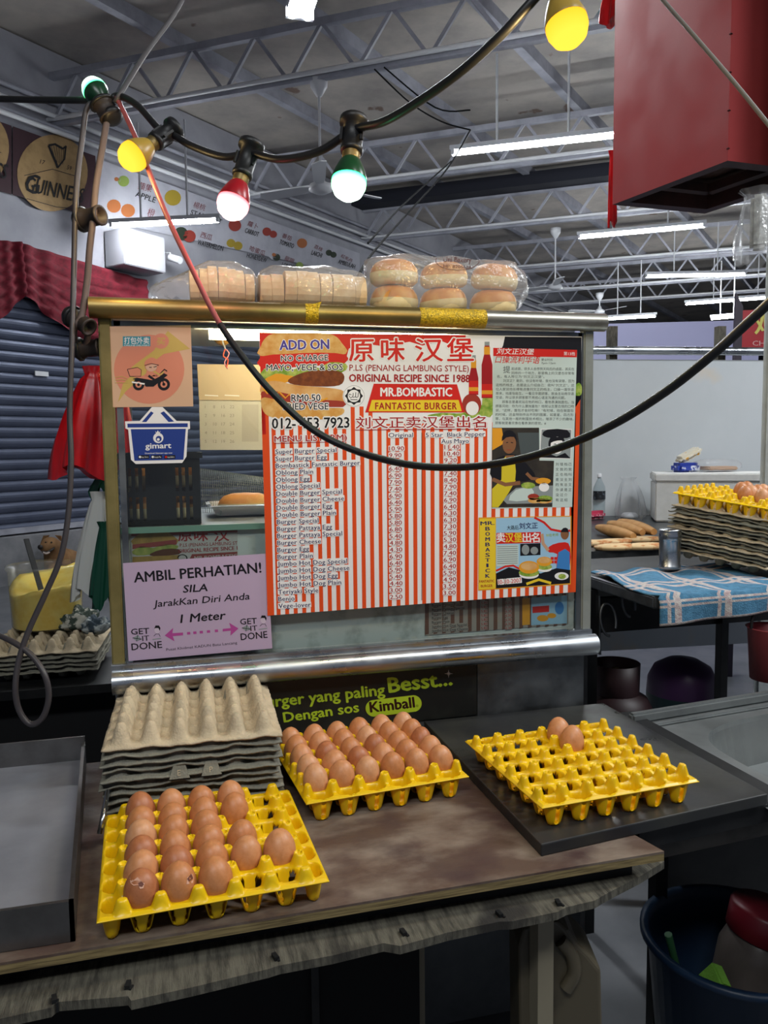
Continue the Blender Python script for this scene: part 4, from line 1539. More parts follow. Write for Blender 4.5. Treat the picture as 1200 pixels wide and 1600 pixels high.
def plastic_tray_mesh():
    n = 186
    Hf = 3.15
    vs = []

    def z(u, v):
        h = 0.0
        cx = min(2.5, max(-2.5, math.floor(u) + 0.5))
        cy = min(2, max(-2, round(v)))
        r = math.hypot(u - cx, v - cy)
        px = round(u)
        py = min(2.5, max(-2.5, math.floor(v) + 0.5))
        if abs(px) == 3:
            rr = math.hypot((u - math.copysign(2.93, px)) * 1.3, v - py)
        else:
            rr = math.hypot(u - px, v - py)
        h = 0.0165 * min(1, max(0, (0.265 - rr) / 0.13))
        if rr < 0.11 and abs(px) < 2.9:
            h -= 0.006
        if r < 0.41:
            h = -0.038 * min(1, max(0, (0.41 - r) / 0.21))
        for s in (-1, 1):
            e = math.hypot((u - cx) / 0.42, (v - s * 2.80) / 0.29)
            if e < 1:
                h = min(h, -0.038 * min(1, max(0, (1 - e) / 0.5)))
        if max(abs(u), abs(v)) > 3.1:
            h = -0.003
        return h
    for j in range(n + 1):
        for i in range(n + 1):
            u = -Hf + 2 * Hf * i / n
            v = -Hf + 2 * Hf * j / n
            zz = z(u, v)
            vs.append((u * PT, v * PT, zz + 0.040))
    fs = []
    for j in range(n):
        for i in range(n):
            u = -Hf + 2 * Hf * (i + 0.5) / n
            v = -Hf + 2 * Hf * (j + 0.5) / n
            cx = min(2.5, max(-2.5, math.floor(u) + 0.5))
            cy = min(2, max(-2, round(v)))
            r = math.hypot(u - cx, v - cy)
            if r < 0.09:
                continue
            if 0.22 < r < 0.38 and abs(v) < 2.45:
                a = math.atan2(v - cy, u - cx) + PI / 4
                a = (a + PI / 4) % (PI / 2) - PI / 4
                if abs(a) < 0.30:
                    continue
            if abs(v) > 2.5 and abs(u - cx) < 0.085 and 2.95 < abs(v) < 3.05:
                continue
            a = j * (n + 1) + i
            fs.append((a, a + 1, a + n + 2, a + n + 1))
    me = bpy.data.meshes.new('plastic_egg_tray')
    me.from_pydata(vs, [], fs)
    me.materials.append(m_yel)
    me.polygons.foreach_set('use_smooth', [True] * len(fs))
    me.update()
    return me


TRAY = plastic_tray_mesh()


def plastic_tray(x, y, z, rz, label):
    o = bpy.data.objects.new('egg_tray', TRAY)
    COL.objects.link(o)
    o.location = (x, y, z)
    o.rotation_euler = (0, 0, rz)
    sd = o.modifiers.new('wall', 'SOLIDIFY')
    sd.thickness = 0.0016
    sd.offset = -1
    return tag(o, label, 'egg tray', 'yellow plastic egg trays')


def egg_mesh(name, m):
    n, k = 24, 16
    vs, fs = [], []
    for j in range(k + 1):
        t = PI * j / k
        zz = -math.cos(t)
        r = math.sin(t) * (1 - 0.13 * zz) * 0.0222
        h = 0.0285 * zz + 0.0015 * (1 - zz * zz)
        for i in range(n):
            a = 2 * PI * i / n
            vs.append((r * math.cos(a), r * math.sin(a), h))
    for j in range(k):
        for i in range(n):
            fs.append((j * n + i, j * n + (i + 1) % n, (j + 1) * n + (i + 1) % n, (j + 1) * n + i))
    me = bpy.data.meshes.new(name)
    me.from_pydata(vs, [], fs)
    me.materials.append(m)
    me.polygons.foreach_set('use_smooth', [True] * len(fs))
    me.validate()
    me.update()
    return me


EGGS = [egg_mesh('egg', mat('eggshell_%s' % n, c, 0.42, c2=c2, nscale=120, sss=0.08, bump=0.06, bscale=400))
        for n, c, c2 in (('brown', 'c28152', 'b67646'), ('tan', 'd09a70', 'c68d62'), ('russet', 'b06f48', 'a5643d'), ('fawn', 'cb8e61', 'c08254'))]
eggs_protos = {}
ORD = ['first', 'second', 'third', 'fourth', 'fifth', 'sixth']


def egg(loc, k, label, group, tilt=(0, 0), s=1.0):
    if k not in eggs_protos:
        o = bpy.data.objects.new('egg', EGGS[k])
        eggs_protos[k] = o
    else:
        o = eggs_protos[k].copy()
    COL.objects.link(o)
    o.location = loc
    o.rotation_euler = (tilt[0], tilt[1], random.uniform(0, 6))
    o.scale = (s, s, s * random.uniform(0.97, 1.05))
    return tag(o, label, 'egg', group)


def tray_pt(tray, u, v, dz):
    return Matrix.Translation(tray.location) @ tray.rotation_euler.to_matrix().to_4x4() @ Vector((u * PT, v * PT, 0.040 + dz))


random.seed(11)
EZ = 0.0115
# near-left tray: turned so that six cells run away from the viewer
t1 = plastic_tray(0.0161, 1.1404, TZ + 0.001, 0.0548 + PI / 2, 'yellow egg tray nearest the viewer, partly empty')
occ = {1: '111111', 2: '111111', 3: '111111', 4: '110110', 5: '000010'}   # from the back to the front
for c, s in occ.items():
    for r, ch in enumerate(s):
        if ch == '1':
            fr = 6 - r                                    # row counted from the front
            u = fr - 3.5                                  # local x points away from the viewer
            v = -(c - 3)                                  # local y points to the viewer's left
            k = random.choice((0, 0, 1, 2, 3, 3))
            if fr == 1:
                lab = {1: 'brown egg with a pale broken hole, front left corner of the nearest yellow tray',
                       2: 'brown egg with a small chip, second in the front row of the nearest yellow tray',
                       3: 'whole brown egg right of the chipped one, front row of the nearest tray'}[c]
                k = {1: 2, 2: 0, 3: 0}[c]
            elif c == 5:
                lab = 'lone brown egg at the right side of the nearest yellow tray'
            else:
                lab = 'brown egg in the nearest yellow tray, %s row from front, %s egg from left' % (ORD[fr - 1], ORD[c - 1])
            e = egg(tray_pt(t1, u, v, EZ), k, lab, 'eggs in the nearest yellow tray', (random.uniform(-.12, .12), random.uniform(-.12, .12)), random.uniform(0.98, 1.05))
            if fr == 1 and c in (1, 2):
                e.rotation_euler = (0, 0, 0)
                m = MB()
                pale = mat('shell_inside', 'd9a58a', 0.6)
                dark = mat('shell_hole', '6b3b2c', 0.6)
                A = Art(on_mesh(e, 0.0004, 0.0002))
                if c == 1:
                    A.poly([(203, 1372), (209, 1376), (215, 1371), (220, 1377), (226, 1380), (224, 1388), (219, 1389), (216, 1383), (209, 1384), (204, 1380)], pale, 1)
                    A.poly([(216, 1380), (221, 1378), (225, 1382), (222, 1386), (217, 1385)], dark, 2)
                else:
                    A.poly([(292, 1372), (299, 1366), (302, 1373), (300, 1380), (291, 1382)], pale, 1)
                    A.poly([(292, 1374), (298, 1366), (301, 1373), (295, 1378)], dark, 2)
                p = A.build('broken_shell', e)
                p['label'] = 'pale broken hole in the shell' if c == 1 else 'small dark chip in the shell'

# middle tray: full
t2 = plastic_tray(0.3077, 1.3974, TZ + 0.001, 0.10, 'yellow egg tray full of eggs in front of the sauce sign')
for r in range(5):
    for c in range(6):
        k = random.choice((0, 0, 1, 2, 3, 3))
        if r == 0 and c == 0:
            k = 1
        egg(tray_pt(t2, c - 2.5, r - 2, EZ), k, 'brown egg in the full middle tray, %s row from front, %s egg from left' % (ORD[r], ORD[c]),
            'eggs in the full middle tray', (random.uniform(-.15, .15), random.uniform(-.15, .15)), random.uniform(0.97, 1.04))
# right tray: two eggs
t3 = plastic_tray(0.6586, 1.2388, TZ + 0.0205, 0.0641, 'nearly empty yellow egg tray on the black slab')
cells = [(c - 2.5, r - 2) for r in range(5) for c in range(6)]


def nearest_cell(px, py):
    g = atz(px, py, TZ + 0.0205 + 0.04 + 0.012)
    return min(cells, key=lambda q: (tray_pt(t3, q[0], q[1], 0.012) - g).length)


c1 = nearest_cell(861, 1141)
c2_ = nearest_cell(885, 1154)
if c1 == c2_:
    c1 = (c2_[0], c2_[1] + 1)
egg(tray_pt(t3, *c1, EZ), 3, 'brown egg behind its neighbour in the nearly empty tray', 'eggs in the nearly empty tray', (0.1, -0.15))
egg(tray_pt(t3, *c2_, EZ), 3, 'front one of the two brown eggs in the nearly empty tray', 'eggs in the nearly empty tray', (0.1, 0.12))


# pulp trays
def pulp_mesh(name, m, seed, flip=False):
    n = 60
    S = 0.1475
    p = 0.0472
    vs, fs = [], []
    for j in range(n + 1):
        for i in range(n + 1):
            x = -S + 2 * S * i / n
            y = -S + 2 * S * j / n
            u, v = x / p, y / p
            pu = min(2.5, max(-2.5, math.floor(u) + 0.5))
            pv = min(2.5, max(-2.5, math.floor(v) + 0.5))
            rho = math.hypot(u - pu, v - pv)
            cu = min(2, max(-2, round(u)))
            cv = min(2, max(-2, round(v)))
            r = math.hypot(u - cu, v - cv)
            z = 0.024 * sst(0.40, 0.10, rho) + 0.008 * sst(0.35, 0.12, abs(u - pu)) - 0.028 * sst(0.46, 0.14, r)
            e = max(abs(u), abs(v))
            if e > 2.85:
                z = z * 0.15 + 0.0035 * math.sin(u * 2 * PI * 0.5 + seed) * math.sin(v * PI + seed * 2) - 0.003 * sst(2.9, 3.1, e)
            nz = mnoise.noise(Vector((x * 90, y * 90, seed * 3.1)))
            z += 0.0012 * nz
            vs.append((x + 0.001 * mnoise.noise(Vector((x * 60, y * 60, seed + 9))), y + 0.0015 * mnoise.noise(Vector((x * 50, y * 50, seed + 5))), z + 0.030))
    for j in range(n):
        for i in range(n):
            a = j * (n + 1) + i
            fs.append((a, a + 1, a + n + 2, a + n + 1))
    me = bpy.data.meshes.new(name)
    me.from_pydata(vs, [], fs)
    me.materials.append(m)
    me.polygons.foreach_set('use_smooth', [True] * len(fs))
    me.update()
    return me


PULP = [pulp_mesh('pulp_tray', m_pulp if k == 0 else m_pulp2, k * 1.7) for k in range(3)]


def pulp_tray(x, y, z, rz, k, label, group, tilt=(0, 0)):
    o = bpy.data.objects.new('pulp_egg_tray', PULP[k])
    COL.objects.link(o)
    o.location = (x, y, z)
    o.rotation_euler = (tilt[0], tilt[1], rz)
    sd = o.modifiers.new('pulp', 'SOLIDIFY')
    sd.thickness = 0.003
    sd.offset = -1
    return tag(o, label, 'egg tray', group)


NUM = ['lowest', 'second from the bottom', 'third from the bottom', 'fourth from the bottom', 'fifth from the bottom', 'sixth from the bottom', 'seventh from the bottom',
       'eighth from the bottom', 'ninth from the bottom', 'tenth from the bottom', 'eleventh from the bottom', 'twelfth from the bottom', 'thirteenth from the bottom', 'fourteenth from the bottom']
zz = TZ + 0.001
NL = 9
for k in range(NL):
    top = k == NL - 1
    lab = 'topmost beige pulp egg tray of the stack behind the nearest eggs' if top else 'grey pulp egg tray, %s in the stack behind the nearest eggs' % NUM[k]
    o = pulp_tray(0.0 + random.uniform(-.004, .004), 1.462 + random.uniform(-.003, .003), zz, random.uniform(-0.02, 0.02) + (PI if k % 2 else 0), 0 if top else 1 + k % 2, lab, 'pulp egg trays stacked behind the nearest eggs', (random.uniform(-.008, .008), random.uniform(-.008, .008)))
    if k == 4:
        for s, xx in (('E', -0.024), ('P', 0.028)):
            m = MB()
            sg = -1 if abs(o.rotation_euler.z) > 1.5 else 1
            yy = 1.313
            w, h0 = 0.022, 0.030
            zb_ = zz + 0.026
            m.prism([(xx - w * 0.75, yy - 0.004, zb_ - 0.004), (xx + w * 0.75, yy - 0.004, zb_ - 0.004), (xx + w * 0.42, yy + 0.006, zb_ + h0 * 0.55), (xx - w * 0.42, yy + 0.006, zb_ + h0 * 0.55)], (0, 0.003, 0), m_pulp2)
            gv, gf = glyphs(s)
            m.add([Vector((xx - 0.004 + gx * 0.012, yy - 0.0035 + (gy * 0.012) * 0.45, zb_ + gy * 0.012 * 1.0 + 0.001)) for gx, gy in gv], gf, m_pulp)
            pt = m.build('embossed_tab', o)
    zz += 0.0128

# ================================================================== FESTOON LIGHTS AND CABLES
m_rub = mat('cable_black', '19191b', 0.45, bump=0.05, bscale=200)
m_brownrub = mat('socket_brown', '2e2724', 0.55)
m_grcab = mat('cable_grey', '4d4a4c', 0.5)
m_redcab = mat('cable_red', 'a0504f', 0.45)
m_collar = mat('lamp_collar', '7d6c45', 0.4, metal=0.6)


def dome_glow(name, core, rim, s):
    """frosted dome of a lamp: brightest at the tip, deeper colour at its skirt"""
    m = bpy.data.materials.new(name)
    m.use_nodes = True
    nt = m.node_tree
    N = nt.nodes
    N.remove(N['Principled BSDF'])
    e = N.new('ShaderNodeEmission')
    tc = N.new('ShaderNodeTexCoord')
    sp = N.new('ShaderNodeSeparateXYZ')
    mr = N.new('ShaderNodeMapRange')
    mr.inputs[1].default_value = 0.3
    mr.inputs[2].default_value = 1.0
    mx = N.new('ShaderNodeMix')
    mx.data_type = 'RGBA'
    mx.inputs[6].default_value = (*core, 1)
    mx.inputs[7].default_value = (*rim, 1)
    nt.links.new(tc.outputs['Generated'], sp.inputs[0])
    nt.links.new(sp.outputs[2], mr.inputs[0])
    nt.links.new(mr.outputs[0], mx.inputs[0])
    nt.links.new(mx.outputs[2], e.inputs[0])
    e.inputs[1].default_value = s
    nt.links.new(e.outputs[0], N['Material Output'].inputs[0])
    return m


KINDS = {
    'red': (dome_glow('dome_red', (1.0, 0.70, 0.68), (1.0, 0.10, 0.12), 4.0), mat('lamp_red', '8f1520', 0.3), (1.0, 0.12, 0.12)),
    'green': (dome_glow('dome_green', (0.75, 1.0, 0.82), (0.02, 0.95, 0.25), 4.0), mat('lamp_green', '123a22', 0.3), (0.15, 1.0, 0.4)),
    'amber': (dome_glow('dome_amber', (1.0, 0.58, 0.05), (1.0, 0.46, 0.02), 1.7), mat('lamp_amber', 'a98a3a', 0.35), (1.0, 0.70, 0.30)),
}


def frame_of(axis, at):
    z = axis.normalized()
    x = z.orthogonal().normalized()
    y = z.cross(x)
    M = Matrix((x, y, z)).transposed().to_4x4()
    M.translation = at
    return M


def festoon_bulb(p_top, p_dome, r, kind, label, watts):
    """p_top: cable end of the socket, p_dome: middle of the glowing dome, both in the world"""
    dome_m, house_m, lc = KINDS[kind]
    ax = (p_top - p_dome)
    L = ax.length
    root = empty('festoon_bulb', p_dome, label, 'light bulb', 'coloured bulbs of the string light')
    M = frame_of(ax, p_dome)
    root.matrix_world = M
    root.rotation_euler = M.to_euler()
    k = r
    m = MB()
    m.lathe([(0, -k), (k * 0.45, -0.9 * k), (k * 0.8, -0.62 * k), (k * 0.98, -0.2 * k), (k, 0.06 * k), (0.985 * k, 0.22 * k)], dome_m, 28, M)
    m.build('dome', root)
    m = MB()
    m.lathe([(1.0 * k, 0.22 * k), (1.0 * k, 0.34 * k), (0.86 * k, 0.8 * k), (0.62 * k, 1.35 * k), (0.5 * k, 1.5 * k)], house_m, 28, M)
    m.build('housing', root)
    m = MB()
    prof = []
    for i in range(6):
        prof += [(0.47 * k, 1.5 * k + i * 0.09 * k), (0.52 * k, 1.545 * k + i * 0.09 * k)]
    m.lathe(prof, m_collar, 20, M)
    m.build('screw_base', root)
    m = MB()
    s0 = 1.95 * k
    m.lathe([(0.3 * k, s0), (0.62 * k, s0), (0.66 * k, s0 + 0.25 * k), (0.58 * k, s0 + 0.3 * k), (0.60 * k, L - 0.25 * k), (0.82 * k, L - 0.2 * k), (0.82 * k, L + 0.15 * k), (0.5 * k, L + 0.3 * k), (0, L + 0.3 * k)], m_rub, 20, M)
    for a in (0.4, 2.5, 4.6):
        q = M @ Vector((0.68 * k * math.cos(a), 0.68 * k * math.sin(a), (s0 + L) / 2))
        m.bar(q - ax.normalized() * 0.4 * k, q + ax.normalized() * 0.4 * k, 0.16 * k, 0.16 * k, m_rub)
    m.build('socket', root)
    lo = M @ Vector((0, 0, -1.35 * k))
    l = lamp('bulb_light', 'POINT', lo, watts, lc, 0.02)
    return root


festoon_bulb(atd(393, 228, 1.37), atd(364, 319, 1.35), 0.0275, 'red', 'glowing red bulb on the string light', 0.5)
festoon_bulb(atd(272, 202, 1.44), atd(208, 244, 1.40), 0.0265, 'amber', 'small amber bulb left of the red one', 1.6)
festoon_bulb(atd(553, 190, 1.27), atd(545, 287, 1.25), 0.0280, 'green', 'glowing green bulb hanging right of the red one', 0.5)
festoon_bulb(atd(176, 182, 1.50), atd(148, 141, 1.52), 0.0240, 'green', 'small green bulb tilted up at the left cable joint', 0.3)
festoon_bulb(atd(862, -45, 1.05), atd(886, 42, 1.04), 0.0280, 'amber', 'big amber bulb by the top edge near the red box', 7.0)


def festoon_socket(p0, p1, r, label):
    root = empty('festoon_socket', p0, label, 'lamp socket', 'empty sockets of the string light')
    M = frame_of(p1 - p0, p0)
    L = (p1 - p0).length
    m = MB()
    m.lathe([(0, -0.1 * L), (r * 0.8, -0.1 * L), (r, 0), (r, 0.3 * L), (r * 0.86, 0.36 * L), (r * 0.86, 0.9 * L), (r * 0.95, 0.92 * L), (r * 0.95, L), (r * 0.7, L), (r * 0.7, 0.75 * L), (0, 0.75 * L)], m_brownrub, 18, M)
    m.build('barrel', root)
    m = MB()
    m.lathe([(r * 1.02, 0.05 * L), (r * 1.2, 0.08 * L), (r * 1.2, 0.2 * L), (r * 1.02, 0.23 * L)], m_rub, 18, M)
    m.build('clamp_ring', root)


festoon_socket(atd(158, 158, 1.50), atd(172, 185, 1.50), 0.021, 'brown empty socket at the cable joint beside the small green bulb')
festoon_socket(atd(124, 344, 1.50), atd(158, 336, 1.48), 0.020, 'brown empty socket on the two cables above the cart corner')
festoon_socket(atd(109, 492, 1.49), atd(140, 512, 1.47), 0.018, 'black empty socket tied at the cart top corner')
festoon_socket(atd(120, 546, 1.52), atd(156, 543, 1.52), 0.019, 'black empty socket above the hanging red bags')


def cable(pts, r, m, label, name='cable', n=10):
    pts = spline([atd(*p) for p in pts], n)
    o = MB().tube(pts, r, m, 10).build(name)
    return tag(o, label, 'cable', 'cables around the cart')


cable([(-60, 153, 1.7), (60, 156, 1.6), (150, 157, 1.52), (165, 160, 1.5), (185, 150, 1.5), (215, 165, 1.47), (250, 203, 1.44), (272, 212, 1.43), (300, 228, 1.41), (350, 245, 1.38),
       (392, 240, 1.36), (440, 249, 1.32), (500, 236, 1.29), (553, 203, 1.26), (600, 190, 1.21), (660, 155, 1.16), (720, 112, 1.11), (780, 58, 1.07), (820, 15, 1.05), (862, -30, 1.04), (920, -75, 1.03), (1010, -150, 1.02), (1150, -290, 1.0), (1300, -480, 1.0)],
      0.0066, m_rub, 'black festoon cable carrying the coloured bulbs', 'festoon_cable', 8)
cable([(300, -30, 1.7), (270, 25, 1.65), (230, 80, 1.6), (192, 140, 1.5), (180, 160, 1.5)], 0.005, m_grcab, 'grey stay cable rising from the cable joint to the top edge', 'stay_cable')
cable([(170, 170, 1.5), (160, 230, 1.5), (150, 290, 1.49), (146, 338, 1.48), (140, 390, 1.48), (136, 440, 1.48), (128, 492, 1.47), (118, 510, 1.47), (116, 530, 1.5), (132, 540, 1.51), (138, 520, 1.5)],
      0.0062, mat('cable_dusty', '5a4e4b', 0.6), 'dusty brown cable hanging down from the cable joint', 'drop_cable')
cable([(165, 168, 1.51), (138, 165, 1.5), (128, 220, 1.49), (119, 300, 1.48), (116, 400, 1.48), (113, 520, 1.46), (109, 640, 1.45), (111, 720, 1.44), (107, 800, 1.43), (95, 870, 1.42), (70, 930, 1.41), (45, 985, 1.40),
       (30, 1030, 1.39), (24, 1075, 1.38), (30, 1110, 1.38), (47, 1131, 1.38), (66, 1122, 1.38), (76, 1090, 1.38), (70, 1055, 1.38), (50, 1025, 1.39), (20, 1003, 1.40), (-20, 985, 1.42)],
      0.0052, mat('cable_slate', '3c383a', 0.4), 'dark cable hanging in a loop at the left beside the margarine tub', 'loop_cable')
pts = [(182, 152, 1.5), (196, 180, 1.48), (212, 215, 1.44), (232, 265, 1.42), (262, 340, 1.38), (300, 420, 1.34), (340, 500, 1.31), (385, 565, 1.28), (430, 618, 1.26), (490, 672, 1.24), (560, 706, 1.22), (640, 726, 1.18),
       (720, 730, 1.14), (800, 720, 1.09), (880, 697, 1.04), (960, 662, 0.99), (1040, 612, 0.95), (1110, 557, 0.91), (1160, 512, 0.89), (1215, 460, 0.87), (1300, 370, 0.85), (1450, 190, 0.9), (1620, -60, 1.0), (1760, -320, 1.1)]
P = spline([atd(*p) for p in pts], 10)
root = empty('drooping_cable', P[0], 'long cable drooping in front of the menu poster, pink then black', 'cable', 'cables around the cart')
MB().tube(P[:62], 0.0046, m_redcab, 10).build('pink_run', root)
MB().tube(P[61:], 0.0056, m_rub, 10).build('black_run', root)
cable([(1020, -20, 1.7), (1040, 5, 1.68), (1090, 62, 1.62), (1150, 132, 1.58), (1205, 200, 1.55), (1300, 320, 1.5), (1420, 480, 1.45)], 0.0042, mat('cable_pale', '6e6a64', 0.6), 'thin pale cable crossing in front of the red box', 'thin_cable')

# ================================================================== BREAD ON THE CART ROOF
RTOP = 1.7075
m_crust = mat('bread_crust', 'ebcfa8', 0.75, c2='dcb586', nscale=30)
m_crumb = mat('bread_crumb', 'f0d6b2', 0.85, c2='e6c79e', nscale=60)
m_bun = mat('bun_top', 'cc8438', 0.5, c2='e0ac62', nscale=22, nlo=0.45, nhi=0.7)
m_bunl = mat('bun_side', 'f0dcae', 0.8, c2='e6ce98', nscale=40)
m_bag = film('clear_bag', 'fafbfc', 0.17, 0.35, 0.2, 1.0, 30)
m_bag2 = film('clear_bag_milky', 'fafbfc', 0.17, 0.3, 0.22, 0.8, 34)


def loaf(cx, y, length, h, w, n, label, rz=0.0):
    root = empty('sliced_bread', (cx, y, RTOP + 0.003), label, 'bread', 'sliced loaves on the cart roof', rz)
    prof = []
    for k in range(20):
        a = 2 * PI * k / 20
        c, s = math.cos(a), math.sin(a)
        e = 0.82
        yy = w / 2 * math.copysign(abs(c) ** e, c)
        zz = h / 2 + h / 2 * math.copysign(abs(s) ** e, s)
        prof.append((yy, zz))
    th = length / n
    for i in range(n):
        x = cx - length / 2 + th * (i + 0.08)
        lean = random.uniform(-0.04, 0.04)
        sc_ = random.uniform(0.94, 1.03) * (0.86 + 0.14 * math.sin(PI * (i + 0.5) / n))
        m = MB()
        R = Matrix.Rotation(lean, 3, 'Y')
        pts = [R @ Vector((0, a * sc_, b * sc_)) + Vector((x, y, RTOP + 0.003)) for a, b in prof]
        pin = [R @ Vector((0, a * sc_ * 0.95, (b - h / 2) * 0.95 * sc_ + h / 2 * sc_)) + Vector((x - 0.0005, y, RTOP + 0.003)) for a, b in prof]
        m.prism(pts, (th * 0.95, 0, 0), m_crust)
        m.prism(pin, (th * 0.96 + 0.001, 0, 0), m_crumb)
        m.build('slice', root)
    return root


def bag(name, cx, y, z0, sx, sy, sz, label, m, tail=None, seed=1, e=0.6, group=None, amp=0.006):
    """clear plastic bag around its contents: a soft crumpled box, open at the tail"""
    vs, fs = [], []
    NU, NV = 56, 30
    for j in range(NV + 1):
        ph = -PI / 2 + PI * j / NV
        for i in range(NU):
            th = 2 * PI * i / NU
            c, s = math.cos(th), math.sin(th)
            cp, sp = math.cos(ph), math.sin(ph)
            f = lambda q: math.copysign(abs(q) ** e, q)
            x = f(cp) * f(c) * sx / 2
            yy = f(cp) * f(s) * sy / 2
            z = f(sp) * sz / 2 + sz / 2
            v = Vector((x, yy, z))
            n1 = mnoise.noise(v * 22 + Vector((seed, 0, 0)))
            n2 = mnoise.noise(Vector((x * 70, yy * 50, z * 25)) + Vector((0, seed, 0)))
            k = 1 + (n1 * amp + n2 * amp * 0.6) / 0.05
            d = Vector((x * k, yy * k, max(0.001, z * (1 + n1 * amp / 0.09))))
            if tail:
                tx, ty, tz, t0 = tail
                q = min(1, max(0, (x * tx / abs(tx) / (sx / 2) - t0) / (1 - t0)))
                d.x += tx * q ** 1.5
                d.y = d.y * (1 - 0.55 * q) + ty * q
                d.z = d.z * (1 - 0.45 * q) + tz * q + 0.012 * q * mnoise.noise(Vector((i * 0.9, j * 0.7, seed)))
            vs.append(Vector((cx, y, z0)) + d)
    for j in range(NV):
        for i in range(NU):
            fs.append((j * NU + i, j * NU + (i + 1) % NU, (j + 1) * NU + (i + 1) % NU, (j + 1) * NU + i))
    o = MB().add(vs, fs, m, True).build(name)
    return tag(o, label, 'plastic bag', group)


random.seed(21)
BY = 1.70
a, b = aty(296, 440, BY), aty(394, 440, BY)
loaf((a.x + b.x) / 2, BY, b.x - a.x, 0.082, 0.10, 7, 'sliced bread loaf in the leftmost clear bag on the cart roof', 0.0)
bag('bread_bag', (a.x + b.x) / 2 - 0.004, BY, RTOP, b.x - a.x + 0.03, 0.125, 0.092, 'leftmost clear bread bag on the cart roof, crumpled tail at left', m_bag, (-0.06, -0.01, 0.0, 0.3), 3)
a, b = aty(402, 440, BY), aty(566, 440, BY)
loaf((a.x + b.x) / 2, BY, b.x - a.x, 0.081, 0.10, 9, 'sliced bread loaf in the middle clear bag on the cart roof')
bag('bread_bag', (a.x + b.x) / 2, BY, RTOP, b.x - a.x + 0.018, 0.12, 0.091, 'middle clear bread bag on the cart roof', m_bag, None, 5)


def bun(c, r, h, label, tilt, name='burger_bun', group='buns in the bakery bag', sx=1.0):
    m = MB()
    M = Matrix.Translation(c) @ Matrix.Rotation(tilt[0], 4, 'X') @ Matrix.Rotation(tilt[1], 4, 'Y')
    m.lathe([(0, 0), (r * 0.8, 0), (r * 0.96, h * 0.12), (r, h * 0.34), (r * 0.985, h * 0.46)], m_bunl, 28, M, sx=sx)
    m.lathe([(r * 0.985, h * 0.46), (r * 0.93, h * 0.64), (r * 0.78, h * 0.84), (r * 0.5, h * 0.96), (0, h)], m_bun, 28, M, sx=sx)
    o = m.build(name)
    return tag(o, label, 'bun', group)


cols = [615, 693, 770]
for c, px in enumerate(cols):
    for r in range(2):
        p = aty(px, 470 if r == 0 else 428, BY - 0.01)
        bun(Vector((p.x, BY - 0.012, RTOP + 0.004 + r * 0.055)), 0.053, 0.056,
            'golden bun in the bakery bag, %s row, %s' % (('lower', 'upper')[r], ('left', 'middle', 'right')[c]), (random.uniform(0.02, 0.14), random.uniform(-.1, .1)))
a, b = aty(567, 440, BY), aty(815, 440, BY)
bb = bag('bun_bag', (a.x + b.x) / 2, BY - 0.005, RTOP, b.x - a.x, 0.135, 0.122, 'clear bakery bag of golden buns at the right of the cart roof', m_bag2, None, 9, 0.55)
A = Art(on_mesh(bb, 0.0015, 0.0004))
m_stamp = mat('stamp_ink', '5b3a3a', 0.6)
ring_o = []
for k in range(40):
    t = 2 * PI * k / 39
    ring_o.append((715 + 34 * math.cos(t), 407 + 15 * math.sin(t)))
A.line(ring_o, 0.9, m_stamp, 1)
A.text('Uni Bakery', (693, 409), (737, 410), 8.5, m_stamp, 1, 0.02)
A.text('HP: 8205628', (693, 418), (736, 420), 5, m_stamp, 1, 0.01)
o = A.build('bakery_stamp', bb)
o['label'] = 'dark oval bakery stamp'

# ================================================================== INSIDE THE CART
m_crate = mat('crate_black', '161618', 0.5)
CY = 1.672
SH = 1.2625
root = empty('plastic_crate', (aty(250, 800, CY).x, CY + 0.09, SH), 'black slotted plastic crate inside the cart behind the basket sticker', 'crate')
xa, xb = aty(189, 760, CY).x, aty(313, 760, CY).x
zt_ = aty(250, 712, CY).z
zb_ = SH + 0.001
m = MB()
sl = [aty(x, 760, CY).x for x in (203, 214, 225, 277, 287, 298)]
rowsz = [(aty(250, 768, CY).z, aty(250, 731, CY).z), (aty(250, 813, CY).z, aty(250, 776, CY).z)]
sw_ = 0.0065


def hband(z0, z1):
    m.box(((xa + xb) / 2, CY, (z0 + z1) / 2), (xb - xa, 0.004, z1 - z0), m_crate)


zs_ = sorted([z for r in rowsz for z in r])
hband(zb_, zs_[0])
hband(zs_[1], zs_[2])
hband(zs_[3], zt_)
edges = [xa] + [v for s in sl for v in (s - sw_ / 2, s + sw_ / 2)] + [xb]
for z0, z1 in rowsz:
    for k in range(0, len(edges), 2):
        m.box(((edges[k] + edges[k + 1]) / 2, CY, (z0 + z1) / 2), (edges[k + 1] - edges[k], 0.004, z1 - z0), m_crate)
m.build('front_wall', root)
m = MB()
m.box((xa + 0.002, CY + 0.10, (zb_ + zt_) / 2), (0.004, 0.2, zt_ - zb_), m_crate)
m.box((xb - 0.002, CY + 0.10, (zb_ + zt_) / 2), (0.004, 0.2, zt_ - zb_), m_crate)
m.box(((xa + xb) / 2, CY + 0.2, (zb_ + zt_) / 2), (xb - xa, 0.004, zt_ - zb_), m_crate)
m.box(((xa + xb) / 2, CY + 0.1, zb_ + 0.003), (xb - xa, 0.2, 0.004), m_crate)
m.build('body', root)
m = MB()
for q in ((xa - 0.002, CY + 0.1, 0.008, 0.21), (xb + 0.002, CY + 0.1, 0.008, 0.21), ((xa + xb) / 2, CY - 0.003, xb - xa + 0.012, 0.008), ((xa + xb) / 2, CY + 0.203, xb - xa + 0.012, 0.008)):
    m.box((q[0], q[1], zt_), (q[2], q[3], 0.012), m_crate)
m.build('rim', root)
